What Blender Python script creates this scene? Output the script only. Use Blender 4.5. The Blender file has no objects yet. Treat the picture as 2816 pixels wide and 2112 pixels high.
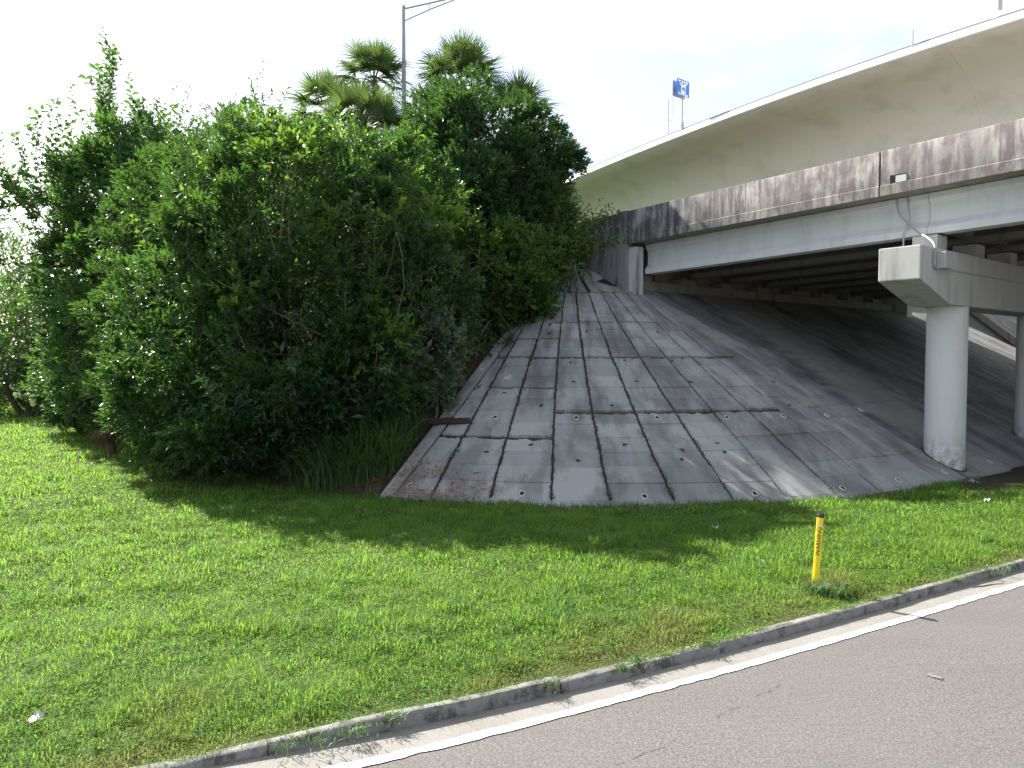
import bpy, bmesh, math, random
import numpy as np
from mathutils import Vector, Matrix

random.seed(7)
RNG = np.random.default_rng(7)
scene = bpy.context.scene
col = scene.collection

# ------------------------------------------------------------------ camera
cd = bpy.data.cameras.new('camera')
cam = bpy.data.objects.new('camera', cd)
col.objects.link(cam)
cam.location = (0, 0, 3.1)
cam.rotation_euler = (math.radians(90 - 2.25), 0, 0)
cd.sensor_width = 36
cd.lens = 25.44
cd.clip_end = 3000
scene.camera = cam

# ------------------------------------------------------------------ light
SUN_AZ = math.atan2(-0.735, 0.68)          # towards the sun, from +Y
SUN_EL = math.radians(39)
to_sun = Vector((math.sin(SUN_AZ) * math.cos(SUN_EL), math.cos(SUN_AZ) * math.cos(SUN_EL), math.sin(SUN_EL)))
sd = bpy.data.lights.new('sun', 'SUN')
sd.energy = 5.0
sd.angle = math.radians(0.53)
sd.color = (1.0, 0.95, 0.86)
sun = bpy.data.objects.new('sun', sd)
col.objects.link(sun)
sun.rotation_euler = (-to_sun).to_track_quat('-Z', 'Y').to_euler()
sun.location = (-30, 40, 60)

world = bpy.data.worlds.new('World')
scene.world = world
world.use_nodes = True
wn, wl = world.node_tree.nodes, world.node_tree.links
bg = wn['Background']
bg.inputs['Strength'].default_value = 0.1
sky = wn.new('ShaderNodeTexSky')
sky.sky_type = 'NISHITA'
sky.sun_disc = False
sky.sun_elevation = SUN_EL
sky.sun_rotation = SUN_AZ % (2 * math.pi)
sky.altitude = 10
sky.air_density = 1.0
sky.dust_density = 2.0
tc = wn.new('ShaderNodeTexCoord')
mp = wn.new('ShaderNodeMapping')
mp.inputs['Scale'].default_value = (1.0, 1.0, 2.6)
mp.inputs['Location'].default_value = (0.9, 0.35, 0.2)
nz = wn.new('ShaderNodeTexNoise')
nz.inputs['Scale'].default_value = 2.3
nz.inputs['Detail'].default_value = 6
nz.inputs['Roughness'].default_value = 0.55
cr = wn.new('ShaderNodeValToRGB')
cr.color_ramp.elements[0].position = 0.45
cr.color_ramp.elements[0].color = (0.35, 0.35, 0.35, 1)
cr.color_ramp.elements[1].position = 0.60
cr.color_ramp.elements[1].color = (1, 1, 1, 1)
mxw = wn.new('ShaderNodeMix')
mxw.data_type = 'RGBA'
wl.new(tc.outputs['Generated'], mp.inputs['Vector'])
wl.new(mp.outputs['Vector'], nz.inputs['Vector'])
wl.new(nz.outputs['Fac'], cr.inputs['Fac'])
wl.new(cr.outputs['Color'], mxw.inputs['Factor'])
wl.new(sky.outputs['Color'], mxw.inputs['A'])
mxw.inputs['B'].default_value = (4.0, 4.05, 4.15, 1)      # bright thin cloud
wl.new(mxw.outputs['Result'], bg.inputs['Color'])

vs = scene.view_settings
vs.view_transform = 'Standard'
vs.look = 'None'
vs.exposure = 1.6
vs.gamma = 1.0
vs.use_curve_mapping = False
scene.cycles.max_bounces = 8
scene.cycles.transparent_max_bounces = 4

# ------------------------------------------------------------------ place: local frame of the bridge end
TH = 0.6703
CX, CY = 2.531, 29.892                     # centre of the cone of the slope paving
R, SL, ZT = 14.723, 0.5316, -0.082         # toe radius, slope, toe height
BX, BY = -math.sin(TH), math.cos(TH)       # along the bridge, away
AX, AY = math.cos(TH), math.sin(TH)        # across the bridge, to the right
ROW = 0.5249
TOP_Z = 7.25

def L(pa, pb, z=0.0):
    return (CX + pa * AX + pb * BX, CY + pa * AY + pb * BY, z)

def Lnp(pa, pb):
    return CX + pa * AX + pb * BX, CY + pa * AY + pb * BY

def loc_np(x, y):
    dx, dy = x - CX, y - CY
    return dx * AX + dy * AY, dx * BX + dy * BY

def cone(ang, s, dz=0.0):
    r = R - s
    return (CX + r * math.sin(ang), CY - r * math.cos(ang), ZT + SL * s + dz)

# kerb line: y of the back of the kerb as a function of x
_kx = np.array([-60, -30, -12, -6, -3.5, -2.51, -1.95, -0.646, 0.45, 1.485, 2.66, 3.93, 5.31, 7.43, 12, 30, 80.])
_ky = np.array([-15, -4.5, 1.9, 4.0, 4.97, 5.35, 5.56, 6.06, 6.60, 7.16, 7.80, 8.48, 9.30, 10.50, 13.15, 24.2, 55.])
def _smooth_kerb():
    xs = np.linspace(-60, 80, 1401)
    ys = np.interp(xs, _kx, _ky)
    k = np.exp(-0.5 * (np.arange(-30, 31) / 11.0) ** 2); k /= k.sum()
    yp = np.concatenate([ys[0] + (np.arange(-30, 0)) * (ys[1] - ys[0]), ys, ys[-1] + np.arange(1, 31) * (ys[-1] - ys[-2])])
    return xs, np.convolve(yp, k, mode='valid')
KX, KY = _smooth_kerb()
def kerb_y(x):
    return np.interp(x, KX, KY)
_sl = np.gradient(KY, KX)
def kerb_h(x):                              # the kerb sinks into the verge towards the left
    t_ = np.clip((np.asarray(x, float) + 2.7) / 1.7, 0, 1)
    return 0.40 + 0.60 * t_ * t_ * (3 - 2 * t_)
def kerb_n(x):                              # unit normal away from the road
    s = np.interp(x, KX, _sl)
    n = np.sqrt(1 + s * s)
    return -s / n, 1 / n

def smooth(t):
    t = np.clip(t, 0, 1)
    return t * t * (3 - 2 * t)

def slope_z(x, y):
    pa, pb = loc_np(x, y)
    rad = np.where(pa > 0, np.maximum(-pb, 0), np.where(pb > 0, -pa, np.hypot(pa, pb)))
    rad = np.where((pa > 0) & (pb > 0), 0, rad)
    return ZT + SL * (R - rad), rad, pa, pb

def paved_mask(x, y):
    """inside the concrete slope (cone from -22.6 deg on, and the plane under the bridge)"""
    z, rad, pa, pb = slope_z(x, y)
    ang = np.arctan2(x - CX, -(y - CY))
    return (rad < R + 0.05) & (((pa <= 0) & (ang > -0.392) & (pb < 0)) | (pa > 0) & (pb < 0))

def ground_z(x, y):
    x = np.asarray(x, float); y = np.asarray(y, float)
    v = y - kerb_y(x)
    base = 0.100 * kerb_h(x) - 0.170 * smooth(v / 7.0)
    base = base + 0.22 * smooth((-x - 3.5) / 8.0) * smooth((v - 3) / 8.0)
    base = base + 0.025 * np.sin(x * 0.9 + 1.3) * np.sin(y * 0.7) * smooth(v / 2)
    z, rad, pa, pb = slope_z(x, y)
    zs = np.minimum(z, TOP_Z)
    pm = paved_mask(x, y)
    zs = np.where(pm, zs - 0.22, zs - 0.06)
    out = np.maximum(base, zs)
    out = np.where(pm & (rad < R + 0.05), np.maximum(zs, base - 0.35), out)
    return out

# ------------------------------------------------------------------ helpers
def new_mesh(name, V, F, smooth_faces=False):
    V = np.asarray(V, dtype=np.float32)
    me = bpy.data.meshes.new(name)
    if isinstance(F, np.ndarray):
        n, k = F.shape
        me.vertices.add(len(V)); me.vertices.foreach_set('co', V.ravel())
        me.loops.add(n * k); me.loops.foreach_set('vertex_index', F.astype(np.int32).ravel())
        me.polygons.add(n)
        me.polygons.foreach_set('loop_start', np.arange(0, n * k, k, dtype=np.int32))
        me.polygons.foreach_set('loop_total', np.full(n, k, dtype=np.int32))
        me.update(calc_edges=True)
    else:
        me.from_pydata([tuple(v) for v in V], [], F)
        me.update()
    if smooth_faces:
        me.polygons.foreach_set('use_smooth', np.ones(len(me.polygons), dtype=bool))
    return me

def attr(me, name, data, kind='FLOAT'):
    a = me.attributes.new(name, kind, 'POINT')
    a.data.foreach_set('value' if kind == 'FLOAT' else 'vector', np.asarray(data, dtype=np.float32).ravel())

def link(name, me, mat=None, parent=None):
    o = bpy.data.objects.new(name, me)
    col.objects.link(o)
    if mat is not None and not me.materials:
        me.materials.append(mat)
    if parent is not None:
        o.parent = parent
    return o

def tag(o, label=None, cat=None, group=None, kind=None):
    if label: o['label'] = label
    if cat: o['category'] = cat
    if group: o['group'] = group
    if kind: o['kind'] = kind
    return o

def empty(name, loc=(0, 0, 0), rz=0.0):
    o = bpy.data.objects.new(name, None)
    o.empty_display_size = 0.3
    o.location = loc
    o.rotation_euler = (0, 0, rz)
    col.objects.link(o)
    return o

def thing(name, label, cat, loc=(0, 0, 0), rz=0.0, group=None):
    return tag(empty(name, loc, rz), label, cat, group)

class MB:
    """collects shapes into one mesh"""
    def __init__(self):
        self.v, self.f = [], []
    def add(self, verts, faces):
        o = len(self.v)
        self.v += [tuple(p) for p in verts]
        self.f += [tuple(i + o for i in f) for f in faces]
    def hexa(self, p):                      # 8 points: bottom ring 0-3, top ring 4-7
        self.add(p, [(3, 2, 1, 0), (4, 5, 6, 7), (0, 1, 5, 4), (1, 2, 6, 5), (2, 3, 7, 6), (3, 0, 4, 7)])
    def lbox(self, a0, a1, b0, b1, z0, z1):  # box in the bridge's frame
        self.hexa([L(a0, b0, z0), L(a1, b0, z0), L(a1, b1, z0), L(a0, b1, z0), L(a0, b0, z1), L(a1, b0, z1), L(a1, b1, z1), L(a0, b1, z1)])
    def box(self, x0, x1, y0, y1, z0, z1):
        self.hexa([(x0, y0, z0), (x1, y0, z0), (x1, y1, z0), (x0, y1, z0), (x0, y0, z1), (x1, y0, z1), (x1, y1, z1), (x0, y1, z1)])
    def loft(self, rings, closed=True, caps=True):
        n = len(rings[0]); o = len(self.v)
        for r in rings: self.v += [tuple(p) for p in r]
        for i in range(len(rings) - 1):
            for j in range(n if closed else n - 1):
                k = (j + 1) % n
                self.f.append((o + i * n + j, o + i * n + k, o + (i + 1) * n + k, o + (i + 1) * n + j))
        if caps and closed:
            self.f.append(tuple(o + j for j in reversed(range(n))))
            self.f.append(tuple(o + (len(rings) - 1) * n + j for j in range(n)))
    def tube(self, pts, rad, n=8):
        pts = [Vector(p) for p in pts]
        rings = []
        up = Vector((0.13, 0.21, 1)).normalized()
        for i, p in enumerate(pts):
            t = (pts[min(i + 1, len(pts) - 1)] - pts[max(i - 1, 0)]).normalized()
            s = t.cross(up)
            if s.length < 1e-3: s = t.cross(Vector((1, 0, 0)))
            s.normalize(); u = s.cross(t).normalized()
            r = rad[i] if hasattr(rad, '__len__') else rad
            rings.append([p + (s * math.cos(2 * math.pi * k / n) + u * math.sin(2 * math.pi * k / n)) * r for k in range(n)])
        self.loft(rings)
    def build(self, name, mat, parent=None, smooth_faces=False, bevel=0.0):
        me = new_mesh(name, self.v, self.f, smooth_faces)
        bm = bmesh.new(); bm.from_mesh(me)
        bmesh.ops.recalc_face_normals(bm, faces=bm.faces)
        if bevel:
            es = [e for e in bm.edges if len(e.link_faces) == 2 and e.calc_face_angle(0) > 0.6]
            bmesh.ops.bevel(bm, geom=es, offset=bevel, segments=2, affect='EDGES', profile=0.6)
        bm.to_mesh(me); bm.free()
        if smooth_faces:
            me.polygons.foreach_set('use_smooth', np.ones(len(me.polygons), dtype=bool))
            me.set_sharp_from_angle(angle=math.radians(40))
        return link(name, me, mat, parent)

# ------------------------------------------------------------------ materials
class NT:
    def __init__(self, name):
        self.m = bpy.data.materials.new(name)
        self.m.use_nodes = True
        self.t = self.m.node_tree
        self.p = self.t.nodes['Principled BSDF']
        self.out = self.t.nodes['Material Output']
    def n(self, kind, **kw):
        x = self.t.nodes.new(kind)
        for k, v in kw.items(): setattr(x, k, v)
        return x
    def ln(self, a, b): self.t.links.new(a, b)
    def set(self, sock, v):
        if hasattr(v, 'is_linked') or isinstance(v, bpy.types.NodeSocket): self.ln(v, sock)
        else: sock.default_value = v
    def pos(self):
        return self.n('ShaderNodeNewGeometry').outputs['Position']
    def attr(self, name):
        return self.n('ShaderNodeAttribute', attribute_name=name)
    def mapping(self, vec, scale=(1, 1, 1), rot=(0, 0, 0), loc=(0, 0, 0)):
        m = self.n('ShaderNodeMapping')
        self.ln(vec, m.inputs['Vector'])
        m.inputs['Scale'].default_value = scale; m.inputs['Rotation'].default_value = rot; m.inputs['Location'].default_value = loc
        return m.outputs['Vector']
    def noise(self, vec, scale, detail=4, rough=0.55, dist=0.0):
        x = self.n('ShaderNodeTexNoise')
        self.ln(vec, x.inputs['Vector'])
        x.inputs['Scale'].default_value = scale; x.inputs['Detail'].default_value = detail
        x.inputs['Roughness'].default_value = rough; x.inputs['Distortion'].default_value = dist
        return x.outputs['Fac']
    def voronoi(self, vec, scale, feature='F1'):
        x = self.n('ShaderNodeTexVoronoi', feature=feature)
        self.ln(vec, x.inputs['Vector']); x.inputs['Scale'].default_value = scale
        return x.outputs['Distance']
    def ramp(self, fac, *stops):
        x = self.n('ShaderNodeValToRGB')
        e = x.color_ramp.elements
        while len(e) < len(stops): e.new(0.5)
        for i, (p, c) in enumerate(stops):
            e[i].position = p
            e[i].color = (c, c, c, 1) if isinstance(c, (int, float)) else (*c, 1)
        self.ln(fac, x.inputs['Fac'])
        return x.outputs['Color']
    def mix(self, fac, a, b, mode='MIX'):
        x = self.n('ShaderNodeMix', data_type='RGBA', blend_type=mode)
        for s, v in ((x.inputs['Factor'], fac), (x.inputs['A'], a), (x.inputs['B'], b)):
            if isinstance(v, tuple) and len(v) == 3: v = (*v, 1)
            self.set(s, v)
        return x.outputs['Result']
    def math(self, op, a, b=0.0, c=0.0):
        x = self.n('ShaderNodeMath', operation=op)
        self.set(x.inputs[0], a); self.set(x.inputs[1], b); self.set(x.inputs[2], c)
        return x.outputs[0]
    def bump(self, h, strength=0.3, dist=0.01):
        b = self.n('ShaderNodeBump')
        self.ln(h, b.inputs['Height'])
        b.inputs['Strength'].default_value = strength; b.inputs['Distance'].default_value = dist
        self.ln(b.outputs['Normal'], self.p.inputs['Normal'])
    def fin(self, color, rough=0.8, spec=0.3, metal=0.0):
        if isinstance(color, tuple) and len(color) == 3: color = (*color, 1)
        self.set(self.p.inputs['Base Color'], color)
        self.set(self.p.inputs['Roughness'], rough)
        self.p.inputs['Specular IOR Level'].default_value = spec
        self.p.inputs['Metallic'].default_value = metal
        return self.m

def plain(name, c, rough=0.6, metal=0.0, spec=0.4, var=0.12, scale=3.0):
    t = NT(name)
    n = t.noise(t.pos(), scale, 5)
    k = t.ramp(n, (0.3, 1 - var), (0.7, 1 + 0.0))
    return t.fin(t.mix(1.0, c, k, 'MULTIPLY'), rough, spec, metal)

def leaf_mat(name, dark, light, trans, tfac=0.4, rough=0.38, spec=0.5, yellow=None):
    t = NT(name)
    tint = t.attr('tint').outputs['Fac']
    c = t.mix(tint, dark, light)
    big = t.noise(t.pos(), 0.55, 3)
    c = t.mix(t.ramp(big, (0.35, 0.0), (0.68, 0.55)), c, tuple(x * y for x, y in zip(light, (1.15, 1.05, 0.8))))
    if yellow:
        c = t.mix(t.ramp(tint, (0.90, 0.0), (0.93, 1.0)), c, yellow)
    t.fin(c, rough, spec)
    tr = t.n('ShaderNodeBsdfTranslucent')
    tcol = t.mix(tint, tuple(x * 0.75 for x in trans), trans)
    t.ln(tcol, tr.inputs['Color'])
    ms = t.n('ShaderNodeMixShader')
    ms.inputs[0].default_value = tfac
    t.ln(t.p.outputs[0], ms.inputs[1]); t.ln(tr.outputs[0], ms.inputs[2])
    t.ln(ms.outputs[0], t.out.inputs['Surface'])
    return t.m

M = {}
M['leaf_main'] = leaf_mat('dark glossy shrub leaf', (0.015, 0.046, 0.021), (0.038, 0.092, 0.034), (0.11, 0.25, 0.03), 0.36, 0.36, yellow=(0.12, 0.09, 0.03))
M['leaf_left'] = leaf_mat('glossy ovate leaf', (0.019, 0.054, 0.023), (0.048, 0.108, 0.038), (0.13, 0.28, 0.04), 0.38, 0.30, 0.6)
M['leaf_round'] = leaf_mat('small oak leaf', (0.015, 0.046, 0.021), (0.036, 0.090, 0.032), (0.09, 0.21, 0.03), 0.34, 0.42)
M['leaf_vine'] = leaf_mat('vine leaf', (0.017, 0.052, 0.017), (0.050, 0.115, 0.030), (0.16, 0.31, 0.035), 0.40, 0.40)
M['leaf_climber'] = leaf_mat('climber leaf', (0.030, 0.085, 0.020), (0.075, 0.155, 0.030), (0.22, 0.40, 0.04), 0.42, 0.40, yellow=(0.20, 0.17, 0.04))
M['leaf_pale'] = leaf_mat('grey green leaf', (0.085, 0.13, 0.085), (0.17, 0.235, 0.165), (0.14, 0.22, 0.08), 0.3, 0.45)
M['leaf_far'] = leaf_mat('far leaf', (0.028, 0.075, 0.022), (0.05, 0.12, 0.03), (0.11, 0.24, 0.04), 0.36, 0.42)
M['palm'] = leaf_mat('palm frond green', (0.050, 0.098, 0.034), (0.095, 0.160, 0.060), (0.17, 0.28, 0.06), 0.32, 0.4)
M['palm_dead'] = plain('dead palm frond', (0.17, 0.11, 0.06), 0.85, var=0.5, scale=9)
M['tall_grass'] = leaf_mat('tall grass blade', (0.040, 0.10, 0.036), (0.080, 0.165, 0.055), (0.15, 0.28, 0.06), 0.38, 0.5)

def bark(name, c):
    t = NT(name)
    n = t.noise(t.mapping(t.pos(), (9, 9, 2)), 3, 6)
    t.bump(n, 0.6, 0.02)
    return t.fin(t.mix(n, tuple(x * 0.55 for x in c), c), 0.9, 0.2)
M['bark'] = bark('bark', (0.16, 0.12, 0.085))
M['twig'] = bark('twig bark', (0.24, 0.19, 0.12))

# lawn blades: bright where the species is lighter, with browner patches
t = NT('lawn blade')
tint = t.attr('tint').outputs['Fac']
big = t.noise(t.pos(), 0.42, 4, 0.6)
mid = t.noise(t.pos(), 2.1, 4, 0.6)
c = t.mix(tint, (0.046, 0.118, 0.028), (0.088, 0.188, 0.038))
c = t.mix(t.ramp(big, (0.38, 0.0), (0.62, 0.75)), c, (0.112, 0.195, 0.032))
c = t.mix(t.ramp(mid, (0.30, 0.8), (0.47, 0.0)), c, (0.028, 0.080, 0.022))
dry = t.attr('dry').outputs['Fac']
sp2 = t.noise(t.mapping(t.pos(), (1, 1, .2), loc=(31, 5, 0)), 0.85, 5, 0.65)
c = t.mix(t.ramp(sp2, (0.50, 0.0), (0.60, 0.75)), c, (0.040, 0.110, 0.040))
sp3 = t.noise(t.mapping(t.pos(), (1, 1, .2), loc=(3, 51, 0)), 0.33, 4, 0.6)
c = t.mix(t.ramp(sp3, (0.52, 0.0), (0.64, 0.5)), c, (0.120, 0.200, 0.032))
c = t.mix(dry, c, (0.24, 0.165, 0.075))
t.fin(c, 0.60, 0.25)
tr = t.n('ShaderNodeBsdfTranslucent')
t.ln(t.mix(dry, t.mix(tint, (0.23, 0.46, 0.050), (0.39, 0.62, 0.075)), (0.30, 0.24, 0.09)), tr.inputs['Color'])
ms = t.n('ShaderNodeMixShader'); ms.inputs[0].default_value = 0.48
t.ln(t.p.outputs[0], ms.inputs[1]); t.ln(tr.outputs[0], ms.inputs[2]); t.ln(ms.outputs[0], t.out.inputs['Surface'])
M['lawn'] = t.m

t = NT('soil and thatch')
n1 = t.noise(t.pos(), 1.1, 5); n2 = t.noise(t.pos(), 28, 5, 0.7)
c = t.mix(n1, (0.034, 0.058, 0.016), (0.055, 0.082, 0.022))
c = t.mix(t.ramp(n2, (0.4, 0.0), (0.7, 0.8)), c, (0.060, 0.062, 0.028))
c = t.mix(t.attr('turf').outputs['Fac'], c, t.mix(n1, (0.05, 0.10, 0.022), (0.085, 0.15, 0.032)))
bare = t.attr('bare').outputs['Fac']
c = t.mix(bare, c, t.mix(n2, (0.045, 0.034, 0.023), (0.095, 0.070, 0.046)))
t.bump(n2, 0.6, 0.03)
M['weed'] = leaf_mat('matte lawn weed leaf', (0.045, 0.105, 0.015), (0.085, 0.165, 0.032), (0.18, 0.37, 0.04), 0.42, 0.75, 0.12)
M['soil'] = t.fin(c, 0.95, 0.1)

# asphalt
t = NT('asphalt')
p = t.pos()
g = t.noise(p, 48, 4, 0.85)
g2 = t.voronoi(p, 42)
g3 = t.noise(p, 17, 6, 0.8)
w = t.noise(p, 0.55, 4)
streak = t.noise(t.mapping(p, (0.5, 2.2, 1), (0, 0, -0.52)), 0.9, 3)
c = t.mix(t.ramp(g, (0.38, 0.0), (0.60, 1.0)), (0.058, 0.0545, 0.0525), (0.172, 0.162, 0.156))
c = t.mix(t.ramp(g2, (0.12, 0.85), (0.26, 0.0)), c, (0.26, 0.245, 0.23))
c = t.mix(t.ramp(g3, (0.36, 0.55), (0.50, 0.0)), c, (0.055, 0.050, 0.048))
c = t.mix(t.ramp(w, (0.35, 0.0), (0.7, 0.30)), c, (0.13, 0.122, 0.118))
c = t.mix(t.ramp(streak, (0.40, 0.16), (0.58, 0.0)), c, (0.085, 0.079, 0.076))
sp = t.noise(p, 1.35, 2, 0.4)
c = t.mix(t.ramp(sp, (0.715, 0.0), (0.76, 0.45)), c, (0.055, 0.050, 0.048))
t.bump(g, 0.6, 0.008)
M['asphalt'] = t.fin(c, 0.82, 0.3)

# pale gutter
t = NT('gutter concrete')
p = t.pos()
g = t.noise(p, 90, 4, 0.7); w = t.noise(p, 2.2, 5, 0.6)
c = t.mix(w, (0.185, 0.18, 0.167), (0.275, 0.268, 0.25))
c = t.mix(t.ramp(g, (0.35, 0.6), (0.55, 0.0)), c, (0.11, 0.10, 0.085))
c = t.mix(t.ramp(t.noise(p, 1.1, 6, 0.7), (0.50, 0.0), (0.66, 0.6)), c, (0.145, 0.13, 0.105))
t.bump(g, 0.3, 0.004)
M['gutter'] = t.fin(c, 0.9, 0.2)
t = NT('kerb concrete')
p = t.pos()
g = t.noise(p, 60, 5, 0.7); w = t.noise(p, 3.1, 5, 0.65)
c = t.mix(w, (0.135, 0.132, 0.128), (0.265, 0.26, 0.25))
c = t.mix(t.ramp(t.noise(p, 7, 5, 0.7), (0.46, 0.0), (0.62, 0.85)), c, (0.06, 0.056, 0.048))
t.bump(g, 0.4, 0.008)
M['kerb'] = t.fin(c, 0.9, 0.2)
t = NT('white road paint')
p = t.pos()
c = t.mix(t.ramp(t.noise(p, 55, 5, 0.75), (0.54, 0.0), (0.66, 0.75)), (0.76, 0.76, 0.74), (0.26, 0.25, 0.24))
M['paint'] = t.fin(c, 0.6, 0.4)
M['tar'] = plain('tar joint', (0.022, 0.022, 0.024), 0.7, var=0.4, scale=8)

# concrete of the slope panels, streaked down the slope
t = NT('slope paving concrete')
lc = t.attr('lc').outputs['Vector']         # (along the arc, up the slope, across the bridge)
p = t.pos()
oi = t.n('ShaderNodeObjectInfo').outputs['Random']
big = t.noise(t.mapping(lc, (0.55, 0.26, 0.0)), 1.0, 6, 0.62, 0.4)
big2 = t.noise(t.mapping(lc, (1.5, 0.42, 0.3), loc=(7, 3, 0)), 1.0, 6, 0.65)
fine = t.noise(p, 36, 5, 0.7)
c = t.mix(fine, (0.225, 0.228, 0.232), (0.350, 0.350, 0.347))
c = t.mix(t.ramp(oi, (0.0, 0.4), (0.55, 0.0)), c, (0.15, 0.152, 0.156))
c = t.mix(t.ramp(oi, (0.75, 0.0), (1.0, 0.4)), c, (0.36, 0.355, 0.345))
c = t.mix(t.ramp(big, (0.37, 0.66), (0.53, 0.0)), c, (0.080, 0.081, 0.087))
c = t.mix(t.ramp(big2, (0.40, 0.5), (0.52, 0.0)), c, (0.075, 0.075, 0.077))
sep = t.n('ShaderNodeSeparateXYZ'); t.ln(lc, sep.inputs[0])
drip = t.attr('drip').outputs['Fac']
c = t.mix(t.math('MULTIPLY', t.attr('clean').outputs['Fac'], 0.6), c, t.mix(fine, (0.30, 0.296, 0.286), (0.40, 0.394, 0.38)))
c = t.mix(t.math('MULTIPLY', drip, t.ramp(big2, (0.35, 0.8), (0.7, 0.35))), c, (0.045, 0.045, 0.047))
spk = t.voronoi(p, 26)
c = t.mix(t.ramp(spk, (0.10, 0.85), (0.17, 0.0)), c, (0.42, 0.41, 0.39))
edge = t.attr('edge').outputs['Fac']
c = t.mix(t.math('MULTIPLY', edge, t.ramp(t.noise(p, 14, 5, 0.7), (0.45, 0.0), (0.6, 0.9))), c, (0.03, 0.03, 0.032))
t.bump(fine, 0.45, 0.012)
M['panel'] = t.fin(c, 0.9, 0.2)

def concrete(name, c0, c1, stain=(0.10, 0.095, 0.085), amount=0.6, bump=0.25, streak=True):
    t = NT(name)
    p = t.pos()
    n = t.noise(p, 1.3, 6, 0.6); f = t.noise(p, 40, 4, 0.7)
    s = t.noise(t.mapping(p, (2.6, 2.6, 0.35)), 1.0, 6, 0.62) if streak else t.noise(p, 0.6, 5)
    c = t.mix(n, c0, c1)
    c = t.mix(t.ramp(s, (0.50, 0.0), (0.70, amount)), c, stain)
    c = t.mix(t.ramp(f, (0.30, 0.25), (0.5, 0.0)), c, tuple(x * 0.6 for x in c0))
    t.bump(f, bump, 0.006)
    return t.fin(c, 0.85, 0.25)
M['pier'] = concrete('painted pier concrete', (0.46, 0.45, 0.43), (0.53, 0.52, 0.50), (0.20, 0.185, 0.165), 0.55)
M['column'] = concrete('pale column concrete', (0.56, 0.56, 0.55), (0.63, 0.63, 0.615), (0.40, 0.39, 0.37), 0.4, 0.12)
def column_mat():
    t = NT('pale column concrete')
    p = t.pos()
    n = t.noise(p, 1.3, 6, 0.6); f = t.noise(p, 40, 4, 0.7)
    s = t.noise(t.mapping(p, (3.2, 3.2, 0.25)), 1.0, 6, 0.62)
    base = t.attr('low').outputs['Fac']
    c = t.mix(n, (0.60, 0.605, 0.605), (0.67, 0.675, 0.67))
    c = t.mix(t.ramp(s, (0.50, 0.0), (0.70, 0.45)), c, (0.36, 0.355, 0.34))
    k = t.math('MULTIPLY', base, t.ramp(t.noise(p, 6, 6, 0.7), (0.40, 0.0), (0.60, 1.0)))
    c = t.mix(k, c, (0.21, 0.195, 0.17))
    t.bump(f, 0.15, 0.006)
    return t.fin(c, 0.8, 0.25)
M['column_dirty'] = column_mat()
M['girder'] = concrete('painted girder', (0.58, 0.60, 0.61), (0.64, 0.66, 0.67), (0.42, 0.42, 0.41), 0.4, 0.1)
M['girder_inner'] = concrete('inner girder darkened for shade', (0.17, 0.165, 0.155), (0.22, 0.21, 0.195), (0.09, 0.085, 0.08), 0.6, 0.2)  # darker than the fascia girder: shade under the deck put into the colour
M['cheek'] = concrete('streaked pale cheek wall', (0.46, 0.47, 0.48), (0.54, 0.55, 0.56), (0.075, 0.07, 0.085), 1.0, 0.2)
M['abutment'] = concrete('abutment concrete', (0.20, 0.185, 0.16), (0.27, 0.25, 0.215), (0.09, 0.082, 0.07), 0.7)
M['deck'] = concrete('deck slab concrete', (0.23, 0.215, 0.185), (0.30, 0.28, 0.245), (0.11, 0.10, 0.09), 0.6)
M['flyover'] = concrete('flyover concrete', (0.79, 0.74, 0.68), (0.83, 0.785, 0.73), (0.58, 0.525, 0.46), 0.5, 0.05, streak=False)
M['rail_white'] = concrete('white parapet concrete', (0.74, 0.74, 0.72), (0.80, 0.80, 0.78), (0.58, 0.58, 0.56), 0.3, 0.05)

# barrier: plum coloured mildew with pale runs, black towards the abutment
t = NT('mildewed barrier concrete')
p = t.pos()
s = t.noise(t.mapping(p, (1.9, 1.9, 0.85)), 1.0, 7, 0.72, 0.9)
s2 = t.noise(t.mapping(p, (10, 10, 1.6)), 1.0, 6, 0.7)
f = t.noise(p, 25, 5, 0.7)
b = t.noise(p, 0.8, 4)
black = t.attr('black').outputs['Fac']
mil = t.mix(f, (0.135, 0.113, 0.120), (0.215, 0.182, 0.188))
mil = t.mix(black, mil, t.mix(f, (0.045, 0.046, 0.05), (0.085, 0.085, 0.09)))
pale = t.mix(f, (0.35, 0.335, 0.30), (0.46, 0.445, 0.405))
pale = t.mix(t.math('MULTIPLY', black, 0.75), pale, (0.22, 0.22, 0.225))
s3 = t.noise(t.mapping(p, (5, 5, .28), loc=(9, 2, 4)), 1.0, 5, 0.6)
k = t.math('ADD', t.math('ADD', t.math('MULTIPLY', s, 0.42), t.math('MULTIPLY', s2, 0.26)), t.math('MULTIPLY', s3, 0.32))
c = t.mix(t.ramp(k, (0.455, 0.0), (0.565, 1.0)), mil, pale)
c = t.mix(t.ramp(b, (0.40, 0.45), (0.52, 0.0)), c, mil)
t.bump(f, 0.4, 0.01)
M['barrier'] = t.fin(c, 0.9, 0.2)
t = NT('streaked wing wall concrete')
s = t.noise(t.mapping(p := t.pos(), (1.8, 1.8, 0.6)), 1.0, 7, 0.7, 0.8)
f = t.noise(p, 25, 5, 0.7)
hz = t.n('ShaderNodeSeparateXYZ'); t.ln(p, hz.inputs[0])
low = t.ramp(t.math('MULTIPLY_ADD', hz.outputs['Z'], -0.8, 6.1), (0.0, 0.0), (0.7, 1.0))
c = t.mix(t.ramp(t.math('ADD', s, t.math('MULTIPLY', low, 0.14)), (0.50, 0.0), (0.68, 0.9)), t.mix(f, (0.05, 0.051, 0.056), (0.10, 0.10, 0.11)), (0.26, 0.26, 0.27))
M['wing'] = t.fin(c, 0.9, 0.2)

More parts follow.
